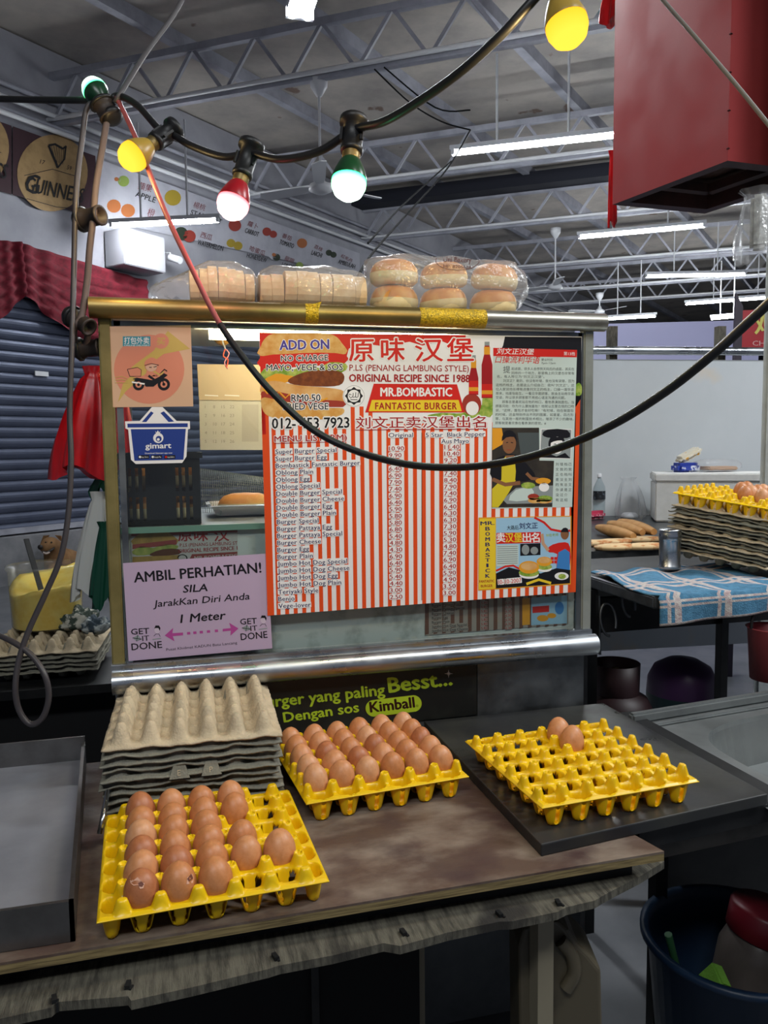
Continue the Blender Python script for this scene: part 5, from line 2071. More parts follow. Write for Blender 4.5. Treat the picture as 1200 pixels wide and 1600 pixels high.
for k, (fx, fz) in enumerate(((0.25, 0.008), (0.75, 0.008), (0.25, 0.075), (0.75, 0.075))):
    bun(Vector((xa + (xb - xa) * fx, CY + 0.05, zb_ + fz)), 0.038, 0.055, 'orange brown bun seen through the crate slots, %s %s' % (('lower', 'upper')[k // 2], ('left', 'right')[k % 2]), (0, 0), 'oblong_bun', 'buns inside the black crate')

# calendar hung inside
KY2 = 1.93
root = empty('wall_calendar', aty(360, 640, KY2), 'beige and white hanging calendar seen through the cart glass', 'calendar')
P = [aty(x, y, KY2) for x, y in ((308, 569), (408, 570), (409, 626), (311, 625))]
MB().prism(P, (0, 0.004, 0), mat('calendar_beige', 'c9b394', 0.6)).build('cover', root)
P = [aty(x, y, KY2 + 0.002) for x, y in ((311, 624), (409, 625), (410, 703), (313, 703))]
MB().prism(P, (0, 0.002, 0), mat('calendar_paper', 'c9c4ba', 0.6)).build('page', root)
A = Art(on_y(KY2 + 0.002, 0.0003))
c_pale = mat('calendar_ink', '97918a', 0.6)
for r in range(5):
    for c in range(4):
        A.text('%d' % (1 + r + c * 7), (320 + c * 13, 638 + r * 13.5), None, 5, c_pale, 1, xs=1.1)
A.rect(378, 632, 404, 690, mat('calendar_tint', 'b9b3aa', 0.6), 1)
A.build('numbers', root)
A = Art(on_y(KY2, 0.0003))
for x0, x1 in ((320, 341), (351, 374)):
    A.line([(x0, 617.5), (x1, 618.5)], 1.6, c_wh, 1)
A.build('binding_clip', root)
m = MB()
s = aty(352, 545, KY2)
m.tube(spline([s, aty(349, 556, KY2), aty(356, 562, KY2), aty(354, 574, KY2 - 0.003)], 6), 0.0018, c_or, 6)
m.tube(spline([s, aty(358, 553, KY2), aty(351, 566, KY2), aty(356, 576, KY2 - 0.003)], 6), 0.0016, c_pink, 6)
m.build('string', root)
root = empty('suction_hook', aty(347, 527, KY2), 'amber suction hook holding the calendar string', 'hook')
m = MB()
c = aty(347, 526, KY2)
M = frame_of(Vector((0, -1, 0)), c)
m.lathe([(0, 0.02), (0.012, 0.018), (0.019, 0.006), (0.021, 0.0)], mat('suction_amber', 'a87b2a', 0.25), 24, M)
m.build('cup', root)
MB().tube(spline([c + Vector((0, -0.018, 0)), c + Vector((0, -0.024, -0.015)), aty(352, 545, KY2)], 5), 0.002, m_white, 6).build('hook', root)

# steel tray with a long bun, and the fly cover behind it
TY = 1.80
root = empty('steel_tray', atz(372, 806, SH), 'shallow steel tray with a long bun behind the menu edge', 'tray')
x0, x1 = aty(330, 800, TY).x, aty(330, 800, TY).x + 0.22
m = MB()
yb0, yb1 = TY, TY + 0.16
zi = SH + 0.004
vb = [(x0 + 0.012, yb0 + 0.012, zi), (x1, yb0 + 0.012, zi), (x1, yb1 - 0.012, zi), (x0 + 0.012, yb1 - 0.012, zi)]
vt = [(x0, yb0, zi + 0.024), (x1, yb0, zi + 0.024), (x1, yb1, zi + 0.024), (x0, yb1, zi + 0.024)]
vo = [(x0 - 0.008, yb0 - 0.008, zi + 0.022), (x1, yb0 - 0.008, zi + 0.022), (x1, yb1 + 0.008, zi + 0.022), (x0 - 0.008, yb1 + 0.008, zi + 0.022)]
m.add(vb + vt + vo, [(0, 1, 2, 3), (0, 4, 5, 1), (1, 5, 6, 2), (2, 6, 7, 3), (3, 7, 4, 0), (4, 8, 9, 5), (6, 10, 11, 7), (7, 11, 8, 4)], m_inox)
m.build('pan', root)
bun(Vector((x0 + 0.082, TY + 0.075, zi + 0.002)), 0.032, 0.046, 'long golden bun lying in the steel tray inside the cart', (0, 0), 'oblong_bun', None, 2.0)
m = MB()
m_mesh = mat('cover_mesh', '8d9390', 0.5, metal=0.5)
vs, fs = [], []
NX, NA = 44, 30
cx0, cx1 = x0 - 0.02, x0 + 0.20
for i in range(NX + 1):
    for j in range(NA + 1):
        a = PI * j / NA
        x = cx0 + (cx1 - cx0) * i / NX
        vs.append((x, 2.03 - 0.10 * math.cos(a), SH + 0.002 + 0.105 * math.sin(a) * (1 - 0.35 * (i / NX))))
for i in range(NX):
    for j in range(NA):
        k = i * (NA + 1) + j
        fs.append((k, k + 1, k + NA + 2, k + NA + 1))
o = m.add(vs, fs, m_mesh).build('fly_cover')
wf = o.modifiers.new('mesh_wire', 'WIREFRAME')
wf.thickness = 0.0012
tag(o, 'fine wire mesh fly cover behind the steel tray in the cart', 'food cover')

# ================================================================== LEFT OF THE CART
m_redbag = mat('red_plastic', 'd8131b', 0.3, c2='a90d16', nscale=25, stretch=(1, 1, 0.2), sss=0.2, alpha=0.93)
m_whbag = mat('white_plastic', 'e2e2da', 0.4, alpha=0.85, sss=0.1)
m_grbag = mat('green_plastic', '0d4a35', 0.35)


def hanging_bag(name, top, bottom, r0, r1, m, label, seed, flat=0.45, group=None, n=40, k=26, parent=None, folds=6):
    """bundle of thin bags gathered at the top, falling in folds"""
    vs, fs = [], []
    for j in range(k + 1):
        t = j / k
        c = top.lerp(bottom, t)
        r = r0 + (r1 - r0) * (1 - (1 - t) ** 2.0)
        if t < 0.10:
            r = r0 * (1.7 - 7 * t) if r0 * (1.7 - 7 * t) > r0 else r0
        for i in range(n):
            a = 2 * PI * i / n
            w = 1 + (0.22 * math.sin(folds * a + seed) + 0.12 * math.sin((folds * 2 + 1) * a + seed * 2 + t * 3)) * min(1, 0.35 + t)
            z = 0.018 * math.sin(3 * a + seed) * t
            vs.append(c + RIGHT * (r * w * math.cos(a)) + Vector((0, 1, 0)) * (r * w * flat * math.sin(a)) + Vector((0, 0, z)))
    for j in range(k):
        for i in range(n):
            fs.append((j * n + i, j * n + (i + 1) % n, (j + 1) * n + (i + 1) % n, (j + 1) * n + i))
    o = MB().add(vs, fs, m, True).build(name, parent)
    if label:
        tag(o, label, 'plastic bag', group)
    return o


hanging_bag('carrier_bag', atd(146, 572, 1.78), atd(133, 738, 1.78), 0.014, 0.066, m_redbag, 'red plastic carrier bags hanging in a bunch at the cart corner', 1.0, 0.5)
hanging_bag('carrier_bag', atd(178, 585, 1.84), atd(176, 722, 1.86), 0.014, 0.045, m_redbag, 'red bag hanging behind the glass corner of the cart', 2.3, 0.5)
hanging_bag('carrier_bag', atd(155, 768, 1.82), atd(143, 930, 1.82), 0.012, 0.040, m_whbag, 'limp white plastic bags hanging below the red ones', 2.0, 0.4)
hanging_bag('carrier_bag', atd(166, 815, 1.80), atd(160, 942, 1.80), 0.012, 0.024, m_grbag, 'dark green plastic bags hanging beside the white ones', 4.0, 0.5, folds=9)
hanging_bag('carrier_bag', atd(160, 745, 1.84), atd(152, 772, 1.84), 0.014, 0.018, m_grbag, 'knotted green plastic bag above the limp white ones', 5.0, 0.6)

# side table with a pulp tray stack, a margarine tub and rags
STZ = 0.785
root = empty('side_table', (-0.62, 2.45, 0), 'dark side table left of the cart carrying the margarine tub', 'table')
m = MB()
m.box((-0.70, 2.46, STZ - 0.012), (1.05, 0.50, 0.024), m_black)
m.build('table_top', root)
m = MB()
m.box((-0.70, 2.50, 0.40), (0.98, 0.40, 0.70), mat('underside_dark', '131315', 0.7))  # black box added for the dark space under the table top
m.build('dark_box', root)
random.seed(5)
for k in range(5):
    top = k == 4
    pulp_tray(-0.392 + random.uniform(-.004, .004), 2.42, STZ + 0.001 + k * 0.0128, -0.05 + (PI if k % 2 else 0), 1 + k % 2 if not top else 0,
              'topmost pulp egg tray under the margarine tub' if top else 'grey pulp egg tray under the margarine tub, %s' % NUM[k], 'pulp egg trays under the margarine tub', (random.uniform(-.006, .006), 0))
pulp_tray(-0.70, 2.42, STZ + 0.001 + 2 * 0.0128, -0.05, 1, 'pulp egg tray cut off by the left picture edge', None)
tz = STZ + 0.001 + 4 * 0.0128 + 0.0545
g = atz(52, 990, tz)
tc_ = Vector((g.x, g.y, tz)) + Vector((FWD.x, FWD.y, 0)).normalized() * 0.10
root = empty('margarine_tub', tc_, 'big clear tub of yellow margarine on pulp trays at left', 'tub')
T = Matrix.Translation(tc_)
m = MB()
m.lathe([(0, 0.002), (0.092, 0.002), (0.098, 0.008), (0.104, 0.175), (0.110, 0.178), (0.110, 0.186), (0.106, 0.188)], film('tub_plastic', 'f3f2e6', 0.10, 0.35, 0.2), 40, T)
m.build('tub', root)
m = MB()
vs, fs = [], []
NN, KK = 40, 14
for j in range(KK + 1):
    for i in range(NN):
        a = 2 * PI * i / NN
        if j <= 9:
            t = j / 9
            top_ = 0.135 + 0.03 * math.sin(a * 1 + 0.6) + 0.008 * math.sin(3 * a)
            r = 0.094 + 0.007 * t
            z = 0.006 + t * top_
        else:
            t = (j - 9) / (KK - 9)
            r = 0.101 * (1 - t)
            top_ = (0.141 + 0.03 * math.sin(a + 0.6) + 0.008 * math.sin(3 * a)) * (1 - t) + 0.115 * t
            z = top_
        nz = mnoise.noise(Vector((r * math.cos(a) * 30, r * math.sin(a) * 30, z * 30)))
        vs.append(tc_ + Vector((r * math.cos(a) * (1 + 0.015 * nz), r * math.sin(a) * (1 + 0.015 * nz), z + 0.006 * nz * (j > 8))))
for j in range(KK):
    for i in range(NN):
        fs.append((j * NN + i, j * NN + (i + 1) % NN, (j + 1) * NN + (i + 1) % NN, (j + 1) * NN + i))
m.add(vs, fs, mat('margarine', 'f7e07a', 0.35, c2='f0cc50', nscale=26, sss=0.1), True)
m.build('margarine', root)
a = atd(57, 897, (tc_ - CAM).dot(FWD) - 0.02)
b = atd(41, 842, (tc_ - CAM).dot(FWD) + 0.05)
o = MB().bar(a - (b - a) * 0.5, b, 0.016, 0.004, m_black, bev=0.001).build('spreading_knife')
tag(o, 'dark handle of a spreader standing in the margarine', 'knife')
# rags
m_rag1 = mat('rag_plaid', '36423a', 0.95, c2='b9b7aa', nscale=26, nlo=0.47, nhi=0.53, c3='8b2f35', n3=(19, 0.62, 0.66))
m_rag2 = mat('rag_blue', '39464f', 0.95, c2='9aa09e', nscale=30, nlo=0.47, nhi=0.55)


def rag(px, py, sx, sy, sz, m, label, seed):
    c = atz(px, py, tz - 0.008)
    vs, fs = [], []
    N1, N2 = 40, 20
    for j in range(N2 + 1):
        ph = -PI / 2 + PI * j / N2
        for i in range(N1):
            th = 2 * PI * i / N1
            d = Vector((math.cos(ph) * math.cos(th), math.cos(ph) * math.sin(th), math.sin(ph)))
            k = 1 + 0.35 * mnoise.noise(d * 2.4 + Vector((seed, 0, 0))) + 0.16 * mnoise.noise(d * 6 + Vector((0, seed, 0)))
            vs.append(c + Vector((d.x * sx * k, d.y * sy * k, (d.z * 0.5 + 0.45) * sz * k)))
    for j in range(N2):
        for i in range(N1):
            fs.append((j * N1 + i, j * N1 + (i + 1) % N1, (j + 1) * N1 + (i + 1) % N1, (j + 1) * N1 + i))
    o = MB().add(vs, fs, m, True).build('crumpled_rag')
    tag(o, label, 'rag', 'rags on the pulp tray')


rag(122, 985, 0.062, 0.05, 0.062, m_rag1, 'crumpled dark plaid rag beside the margarine tub', 2.0)
rag(150, 990, 0.040, 0.04, 0.05, m_rag2, 'small bluish rag at the right end of the pulp tray', 7.0)

# the dog lying before the shutter
m_fur = mat('dog_fur', '8d6a45', 0.9, c2='745436', nscale=9, bump=0.3, bscale=120)
m_nose = mat('dog_dark', '1b1613', 0.5)
root = empty('dog', atz(96, 899, 0), 'tan dog lying on the floor before the shutter, mouth open', 'dog')
D = 8.35
nodes = [((100, 878), 8.55, 0.15), ((90, 872), 8.45, 0.145), ((85, 862), 8.40, 0.115), ((80, 849), 8.32, 0.098), ((74, 851), 8.25, 0.078), ((68, 856), 8.19, 0.052), ((64, 857), 8.16, 0.040),
         ((114, 880), 8.72, 0.145), ((127, 882), 8.88, 0.14), ((135, 888), 8.95, 0.09),
         ((102, 886), 8.40, 0.075), ((112, 891), 8.30, 0.055), ((121, 897), 8.22, 0.042),
         ((84, 886), 8.36, 0.07), ((80, 895), 8.22, 0.05), ((72, 899), 8.12, 0.042),
         ((124, 893), 8.70, 0.08), ((110, 899), 8.58, 0.045)]
edges = [(0, 1), (1, 2), (2, 3), (3, 4), (4, 5), (5, 6), (0, 7), (7, 8), (8, 9), (1, 10), (10, 11), (11, 12), (1, 13), (13, 14), (14, 15), (8, 16), (16, 17)]
me = bpy.data.meshes.new('body')
loc0 = root.location.copy()
me.from_pydata([atd(*p, d) - loc0 for p, d, r in nodes], edges, [])
body = bpy.data.objects.new('body', me)
COL.objects.link(body)
body.parent = root
sk = body.modifiers.new('skin', 'SKIN')
sk.use_smooth_shade = True
me.skin_vertices[0].data[0].use_root = True
for i, (p, d, r) in enumerate(nodes):
    me.skin_vertices[0].data[i].radius = (r, r)
sb = body.modifiers.new('sub', 'SUBSURF')
sb.levels = 2
sb.render_levels = 2
me.materials.append(m_fur)
for s, (px, py) in ((-1, (72, 837)), (1, (90, 837))):
    c = atd(px, py, 8.30 if s < 0 else 8.38)
    m = MB()
    q = [c + RIGHT * (0.03 * s) + Vector((0, 0, 0.0)), c - RIGHT * (0.03 * s) + Vector((0, 0, 0.005)), c + RIGHT * (0.065 * s) - Vector((0, 0, 0.085)), c + RIGHT * (0.02 * s) - Vector((0, 0, 0.05))]
    m.prism([q[0], q[1], q[3], q[2]], FWD * 0.025, m_fur)
    m.build('ear', root)
M = Matrix.Translation(atd(63, 855, 8.13))
MB().lathe([(0, -0.028), (0.02, -0.02), (0.028, 0), (0.02, 0.02), (0, 0.028)], m_nose, 12, M).build('nose', root)
for px, dd in ((71.5, 8.19), (80.5, 8.215)):
    MB().lathe([(0, -0.012), (0.012, 0), (0, 0.012)], m_nose, 10, Matrix.Translation(atd(px, 847.5, dd))).build('eye', root)
m = MB()
m.tube(spline([atd(66, 862, 8.135), atd(72, 863.5, 8.15), atd(79, 860, 8.20), atd(84, 856, 8.26)], 5), 0.012, m_nose, 6)
m.build('mouth', root)
m = MB()
m.tube(spline([atd(67, 863, 8.12), atd(72, 865, 8.135), atd(77, 863, 8.17)], 5), 0.010, mat('dog_teeth', 'b9a79c', 0.5), 6)
m.build('tongue', root)

# ================================================================== RIGHT SIDE: RED BOX, COLUMN, SECOND STALL
m_redbox = mat('red_paint', 'b24a4b', 0.34, c2='ab4344', nscale=3, bump=0.08, bscale=45, rnoise=(6, 0.28, 0.4))
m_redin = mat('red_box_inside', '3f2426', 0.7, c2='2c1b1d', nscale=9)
ZB = 2.42
p1 = atz(1137, 251, ZB)
p2 = atz(957, 320, ZB)
p3_ = atz(1101, 334, ZB)
p4 = p1 + p3_ - p2
root = empty('hanging_box', (p1 + p3_) / 2, 'big red painted metal box hanging at the upper right, hollow underneath', 'box')
Hb = 1.25
inw = 0.05
cen = (p1 + p2 + p3_ + p4) / 4
ring_ = [p1, p2, p3_, p4]
ringi = [p + (cen - p).normalized() * inw * 1.4 for p in ring_]
m = MB()
up = Vector((0, 0, Hb))
vs = ring_ + [p + up for p in ring_] + ringi + [p + Vector((0, 0, 0.10)) for p in ringi]
fs = []
for i in range(4):
    j = (i + 1) % 4
    fs.append((i, j, 4 + j, 4 + i))
m.add(vs, fs, m_redbox)
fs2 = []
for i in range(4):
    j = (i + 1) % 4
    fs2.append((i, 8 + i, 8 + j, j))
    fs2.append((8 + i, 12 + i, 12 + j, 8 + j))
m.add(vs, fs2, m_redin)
m.add(vs, [(4, 5, 6, 7)], m_redbox)
m.build('shell', root)
m = MB()
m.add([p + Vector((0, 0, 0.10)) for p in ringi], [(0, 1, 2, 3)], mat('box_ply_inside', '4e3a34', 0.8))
m.build('bottom_board', root)
m = MB()
i4 = [p + (cen - p) * 0.42 + Vector((0, 0, 0.06)) for p in ring_]
for i in range(4):
    m.bar(i4[i], i4[(i + 1) % 4], 0.04, 0.035, m_redin)
m.build('inner_frame', root)
m = MB()
for i in range(9):
    q = p1 + Vector((0, 0, 0.04 + i * 0.13)) + (p1 - cen).normalized() * 0.003
    m.lathe([(0, 0.004), (0.004, 0.003), (0.006, 0)], m_redin, 8, Matrix.Translation(q))
m.build('rivet', root)
o = hanging_bag('carrier_bag', atd(957, 235, 3.5), atd(957, 350, 3.5), 0.01, 0.016, m_redbag, 'thin strip of red plastic behind the left edge of the red box', 3.0)
o = hanging_bag('carrier_bag', atd(960, -30, 3.3), atd(957, 35, 3.3), 0.02, 0.05, m_redbag, 'red plastic bag at the top left of the red box', 6.0)

# white column
m_plaster = mat('column_plaster', 'd6dcda', 0.8, c2='c6ccca', nscale=14, bump=0.5, bscale=60)
c0 = atd(1189, 700, 2.75)
mb = MB()
F_ = Vector((ray(1186, 700).x, ray(1186, 700).y, 0)).normalized()
R_ = Vector((F_.y, -F_.x, 0))
cx = c0 + R_ * 0.16 + F_ * 0.16
mb.box((cx.x, cx.y, 2.9), (0.32, 0.32, 5.8), m_plaster, rz=math.atan2(R_.y, R_.x), bev=0.015)
tag(mb.build('trim_30'), 'white plastered column at the right picture edge', 'column', kind='structure')
root = empty('switch_box', atd(1183, 350, 2.68), 'old white switch box wrapped in clear plastic on the column', 'switch box')
m = MB()
g = atd(1187, 348, 2.70)
m.box(g, (0.06, 0.07, 0.18), mat('switch_white', 'c2c2ba', 0.5, c2='8f8d84', nscale=30), rz=math.atan2(R_.y, R_.x), bev=0.012)
m.build('box', root)
hanging_bag('wrapping', atd(1186, 296, 2.68), atd(1184, 410, 2.68), 0.035, 0.062, m_bag2, None, 1.2, 0.9, parent=root)

# ------------------------------------------------------------------ second stall
RZ_ = 1.05
r2 = Vector((0.9956, -0.094, 0))
f2 = Vector((0.094, 0.9956, 0))
yaw2 = math.atan2(r2.y, r2.x)
B0 = atz(920, 807, RZ_)          # foot of its back panel
m_panel = mat('panel_white', 'c9ced1', 0.35, c2='c1c7ca', nscale=2, spec=0.4, c3='cfc9be', n3=(2.2, 0.66, 0.72))
stall = empty('second_stall', (2.2, 2.9, 0), 'second hawker stall behind the cart with white back panel and griddle', 'food stall')


def sp(r, f, z):
    """a point of the second stall: r along its back panel, f behind (+) or in front (-) of it"""
    return B0 + r2 * r + f2 * f + Vector((0, 0, z - RZ_))


ztop = atp(1050, 562, B0, f2).z
m = MB()
c = sp(0.35, 0.012, (ztop + 0.35) / 2)
m.box(c, (2.1, 0.02, ztop - 0.35), m_panel, rz=yaw2)
m.build('back_panel', stall)
zr = atp(1050, 549, B0, f2).z
m = MB()
m.tube([sp(-0.9, -0.02, zr), sp(1.6, -0.02, zr)], 0.021, m_inox, 16)
m.build('rail', stall)
for px in (961, 1131):
    q = atp(px, 530, B0, f2)
    m = MB()
    zt2 = atp(px, 509, B0, f2).z
    m.box((q.x, q.y + 0.03, (zt2 + ztop - 0.1) / 2), (0.042, 0.04, zt2 - ztop + 0.1), m_old, rz=yaw2)
    m.build('post', stall)
# griddle slab and body
m = MB()
gl0, gl1 = atz(915, 862, RZ_), atz(1030, 862, RZ_)
fd = (B0 - gl0).dot(f2)
m.box(sp(0.35, -fd / 2, RZ_ - 0.02), (2.2, fd, 0.04), mat('griddle_steel', '5e6266', 0.35, metal=0.8, c2='3d4043', nscale=8), rz=yaw2)
m.build('griddle', stall)
m = MB()
m.box(sp(0.35, -fd + 0.02, RZ_ - 0.10), (2.2, 0.03, 0.13), m_black, rz=yaw2)
m.build('front_skirt', stall)
LZ = 1.045
m = MB()
m.box((1.40, 1.995, LZ - 0.012), (0.59, 0.63, 0.02), m_black)
m.box((1.105, 1.99, LZ - 0.014), (0.02, 0.64, 0.03), m_inox_dull, bev=0.004)
m.box((1.40, 1.675, LZ - 0.014), (0.60, 0.014, 0.03), m_inox_dull, bev=0.003)
m.build('ledge', stall)
m = MB()
zt3, zb3 = aty(1000, 930, 2.0).z, aty(1000, 982, 2.0).z
m.box((1.42, 2.0, (zt3 + zb3) / 2), (0.86, 0.03, zt3 - zb3), m_black)
m.build('crossbeam', stall)
for px, w in ((922, 0.03), (1128, 0.022)):
    q = aty(px, 1000, 1.98)
    m = MB()
    m.box((q.x, 1.98, 0.5), (w, 0.03, 1.02), m_black)
    m.build('leg', stall)
m = MB()
for c_, rr in (((982, 942), 0.028), ((950, 968), 0.034)):
    pts = []
    q = aty(*c_, 1.93)
    for k in range(20):
        a = -0.6 + k * 0.28
        pts.append(q + Vector((rr * math.cos(a) * 0.7, 0.01 * math.sin(a), rr * math.sin(a) * 1.3)))
    m.tube(pts, 0.004, m_inox_dull, 6)
m.bar(aty(934, 930, 1.95), aty(936, 1022, 1.95), 0.016, 0.005, m_inox_dull)
m.build('hook_strap', stall)

# lavender panel behind and the red sign
m_lav = mat('panel_lavender', 'b4b6da', 0.2, spec=0.6)
g = atd(915, 556, 6.0)
mb = MB()
q0, q1 = atd(900, 560, 6.0), atd(1185, 560, 6.0)
zt4 = atd(1050, 502, 6.0).z
mb.prism([Vector((q0.x, q0.y, 0.0)), Vector((q1.x, q1.y, 0.0)), Vector((q1.x, q1.y, zt4)), Vector((q0.x, q0.y, zt4 - 0.02))], Vector((FWD.x, FWD.y, 0)) * 0.05, m_lav)
tag(mb.build('partition_panel'), 'shiny lavender panel beyond the second stall', 'panel')
root = empty('chicken_sign', atd(1178, 520, 5.0), 'red sign with yellow mark beside the white column', 'sign')
sg = atd(1178, 520, 5.0)
S2 = on_plane(sg, Vector((FWD.x, FWD.y, 0)), 0.002)
m = MB()
m.prism([atp(x, y, sg, Vector((FWD.x, FWD.y, 0))) for x, y in ((1158, 485), (1215, 483), (1215, 548), (1158, 548))], Vector((FWD.x, FWD.y, 0)) * 0.03, mat('sign_red', 'a8242c', 0.4))
m.build('board', root)
A = Art(S2)
A.text('鸡', (1180, 525), (1212, 524), 34, mat('sign_yellow', 'd8d06a', 0.4), 1, 0.03)
A.text('CHICKEN', (1176, 540), (1236, 540), 8, mat('sign_pale', 'd9a9a5', 0.4), 1, 0.01)
A.build('lettering', root)
mb = MB()
q = [atd(x, y, 4.6) for x, y in ((1145, 545), (1151, 458), (1161, 478), (1158, 545))]
q = [Vector((q[0].x, q[0].y, 0.0))] + q[1:3] + [Vector((q[3].x, q[3].y, 0.0))]
mb.prism(q, Vector((FWD.x, FWD.y, 0)) * 0.03, mat('board_dark', '2a2230', 0.5))
tag(mb.build('menu_board'), 'dark board standing edge-on beside the red sign', 'board')

# foam box with packs on it
root = empty('foam_box', atz(1100, 816, RZ_ + 0.002), 'white foam box at the back of the griddle', 'box')
fl = atz(1023, 816, RZ_)
Zf = (fl - CAM).dot(FWD)
zt5 = atd(1023, 740, Zf).z
zl = atd(1023, 753, Zf).z
W_ = (atd(1183, 816, Zf) - fl).length + 0.05
m_foam = mat('foam_white', 'e2e1de', 0.7, c2='d8d7d3', nscale=20, bump=0.1, bscale=200)
yawb = -0.50
rb = Vector((math.cos(yawb), math.sin(yawb), 0))
fb = Vector((-rb.y, rb.x, 0))
cxy = fl + rb * (W_ / 2) + fb * 0.14
m = MB()
m.box((cxy.x, cxy.y, (RZ_ + 0.002 + zl) / 2), (W_, 0.28, zl - RZ_ - 0.004), m_foam, rz=yawb, bev=0.006)
m.build('body', root)
m = MB()
m.box((cxy.x, cxy.y, (zl + zt5) / 2 + 0.001), (W_ + 0.008, 0.288, zt5 - zl), m_foam, rz=yawb, bev=0.006)
m.build('lid', root)
m = MB()
for px, py in ((1065, 763), (1029, 762), (1035, 762)):
    m.lathe([(0, -0.004), (0.006, 0), (0, 0.004)], mat('rust_spot', '6b3a28', 0.7), 8, Matrix.Translation(atd(px, py, Zf - 0.001)))
m.build('rust_mark', root)
m_blue = mat('pack_blue', '2b3f9a', 0.35, c2='d8dce6', nscale=28, nlo=0.55, nhi=0.6)
m_yelp = mat('pack_yellow', 'd9d2c0', 0.35, c2='d69a1c', nscale=22, nlo=0.5, nhi=0.56)


def pack(px, py, Z, size, m, label, rz, tilt):
    c = atd(px, py, Z)
    mb = MB()
    M = Matrix.Rotation(yaw2 + rz, 3, 'Z') @ Matrix.Rotation(tilt, 3, 'Y')
    mb.box(c, size, m, M=M, bev=0.014)
    tag(mb.build('butter_pack'), label, 'food pack', 'packs on the foam box')


pack(1071, 731, Zf + 0.12, (0.125, 0.08, 0.05), m_blue, 'blue and white food pack lying on the foam box', 0.15, 0.0)
pack(1076, 711, Zf + 0.14, (0.13, 0.07, 0.035), m_yelp, 'white and yellow food pack leaning on the blue one', 0.1, -0.45)
q = atd(1122, 735, Zf + 0.12)
mb = MB()
mb.box((q.x, q.y, zt5 + 0.018), (0.15, 0.10, 0.018), mat('flat_bread', 'b88a5c', 0.7), rz=yaw2, bev=0.006)
tag(mb.build('flat_bread'), 'flat tan bread in clear plastic on the foam box', 'bread')
bag('bread_bag', q.x - 0.01, q.y, zt5 + 0.002, 0.22, 0.13, 0.06, 'small clear bag around the flat bread on the foam box', m_bag2, None, 13)

# bottle
g = atz(935, 806, RZ_ + 0.001)
root = empty('water_bottle', g, 'clear water bottle with black label and white cap by the white panel', 'bottle')
T = Matrix.Translation(g)
m = MB()
m.lathe([(0, 0.002), (0.028, 0.002), (0.033, 0.01), (0.033, 0.04), (0.0315, 0.045), (0.033, 0.05), (0.033, 0.13), (0.031, 0.15), (0.016, 0.182), (0.0125, 0.19), (0.0125, 0.202)], film('bottle_plastic', 'e6eef0', 0.12, 0.6, 0.06), 28, T)
m.build('body', root)
m = MB()
m.lathe([(0.0336, 0.085), (0.0336, 0.128)], mat('label_black', '22262c', 0.4, c2='5b646e', nscale=60, nlo=0.58, nhi=0.62), 28, T)
m.build('label', root)
m = MB()
m.lathe([(0.0145, 0.197), (0.0145, 0.214), (0.012, 0.216), (0, 0.216)], m_white, 20, T)
m.build('cap', root)
g = atz(985, 812, RZ_ + 0.001)
hanging_bag('plastic_bag', g + Vector((-0.015, 0, 0.205)), g + Vector((0.005, 0, 0.004)), 0.022, 0.062, m_bag2, 'upright clear plastic bag with a white lump beside the bottle', 2.2, 0.7, folds=5)
mb = MB()
mb.lathe([(0, 0.002), (0.035, 0.004), (0.042, 0.016), (0.03, 0.03), (0, 0.034)], m_white, 20, Matrix.Translation(g + Vector((-0.005, 0.0, 0.003))))
tag(mb.build('noodle_clump'), 'white lump inside the upright clear bag', 'food')
g = atz(931, 812, RZ_)
mb = MB()
mb.box(g + Vector((0, 0.02, 0.022)), (0.13, 0.05, 0.04), mat('pack_pink', 'c23f5c', 0.35, c2='e9b9c2', nscale=40, nlo=0.54, nhi=0.6), rz=0.25, bev=0.014)
tag(mb.build('pink_pack'), 'pink food pack lying in front of the bottle', 'food pack')

# rolls and bun halves on the griddle
m_roll = mat('roll_tan', 'd3a063', 0.6, c2='c08a4e', nscale=20)
rolls = [((934, 824), (990, 838), 'long tan bread roll nearest on the griddle'), ((952, 818), (1004, 832), 'long tan bread roll in the middle of three on the griddle'), ((968, 815), (1022, 831), 'long tan bread roll farthest right of three on the griddle')]
for k, (a_, b_, lab) in enumerate(rolls):
    zr_ = RZ_ + 0.024 + k * 0.004
    a, b = atz(*a_, zr_), atz(*b_, zr_)
    mb = MB()
    pts = [a.lerp(b, t / 10) for t in range(11)]
    mb.tube(pts, [0.024 * max(0.35, math.sin(PI * (0.08 + 0.84 * t / 10)) ** 0.5) for t in range(11)], m_roll, 14)
    tag(mb.build('bread_roll'), lab, 'bread roll', 'rolls on the griddle')
halves = [(927, 852, 0.05, 'bun half lying on the griddle next to the cart post'), (958, 850, 0.05, 'toasted bun half, second on the griddle from the cart post'), (965, 858, 0.06, 'pale bun half at the front edge of the griddle'),
          (1005, 846, 0.055, 'toasted bun half left of the steel shaker'), (1008, 857, 0.06, 'pale bun half at the griddle edge beside the steel shaker')]
for k, (px, py, r, lab) in enumerate(halves):
    g = atz(px, py, RZ_ + 0.001)
    mb = MB()
    mb.lathe([(0, 0), (r * 0.9, 0), (r, 0.008), (r * 0.97, 0.014), (r * 0.6, 0.018), (0, 0.018)], mat('bun_half', 'd8b98a', 0.7, c2='b5743f', nscale=24, nlo=0.5, nhi=0.6), 24, Matrix.Translation(g), sx=1.5, sy=0.8)
    tag(mb.build('bun_half'), lab, 'bun', 'bun halves on the griddle')

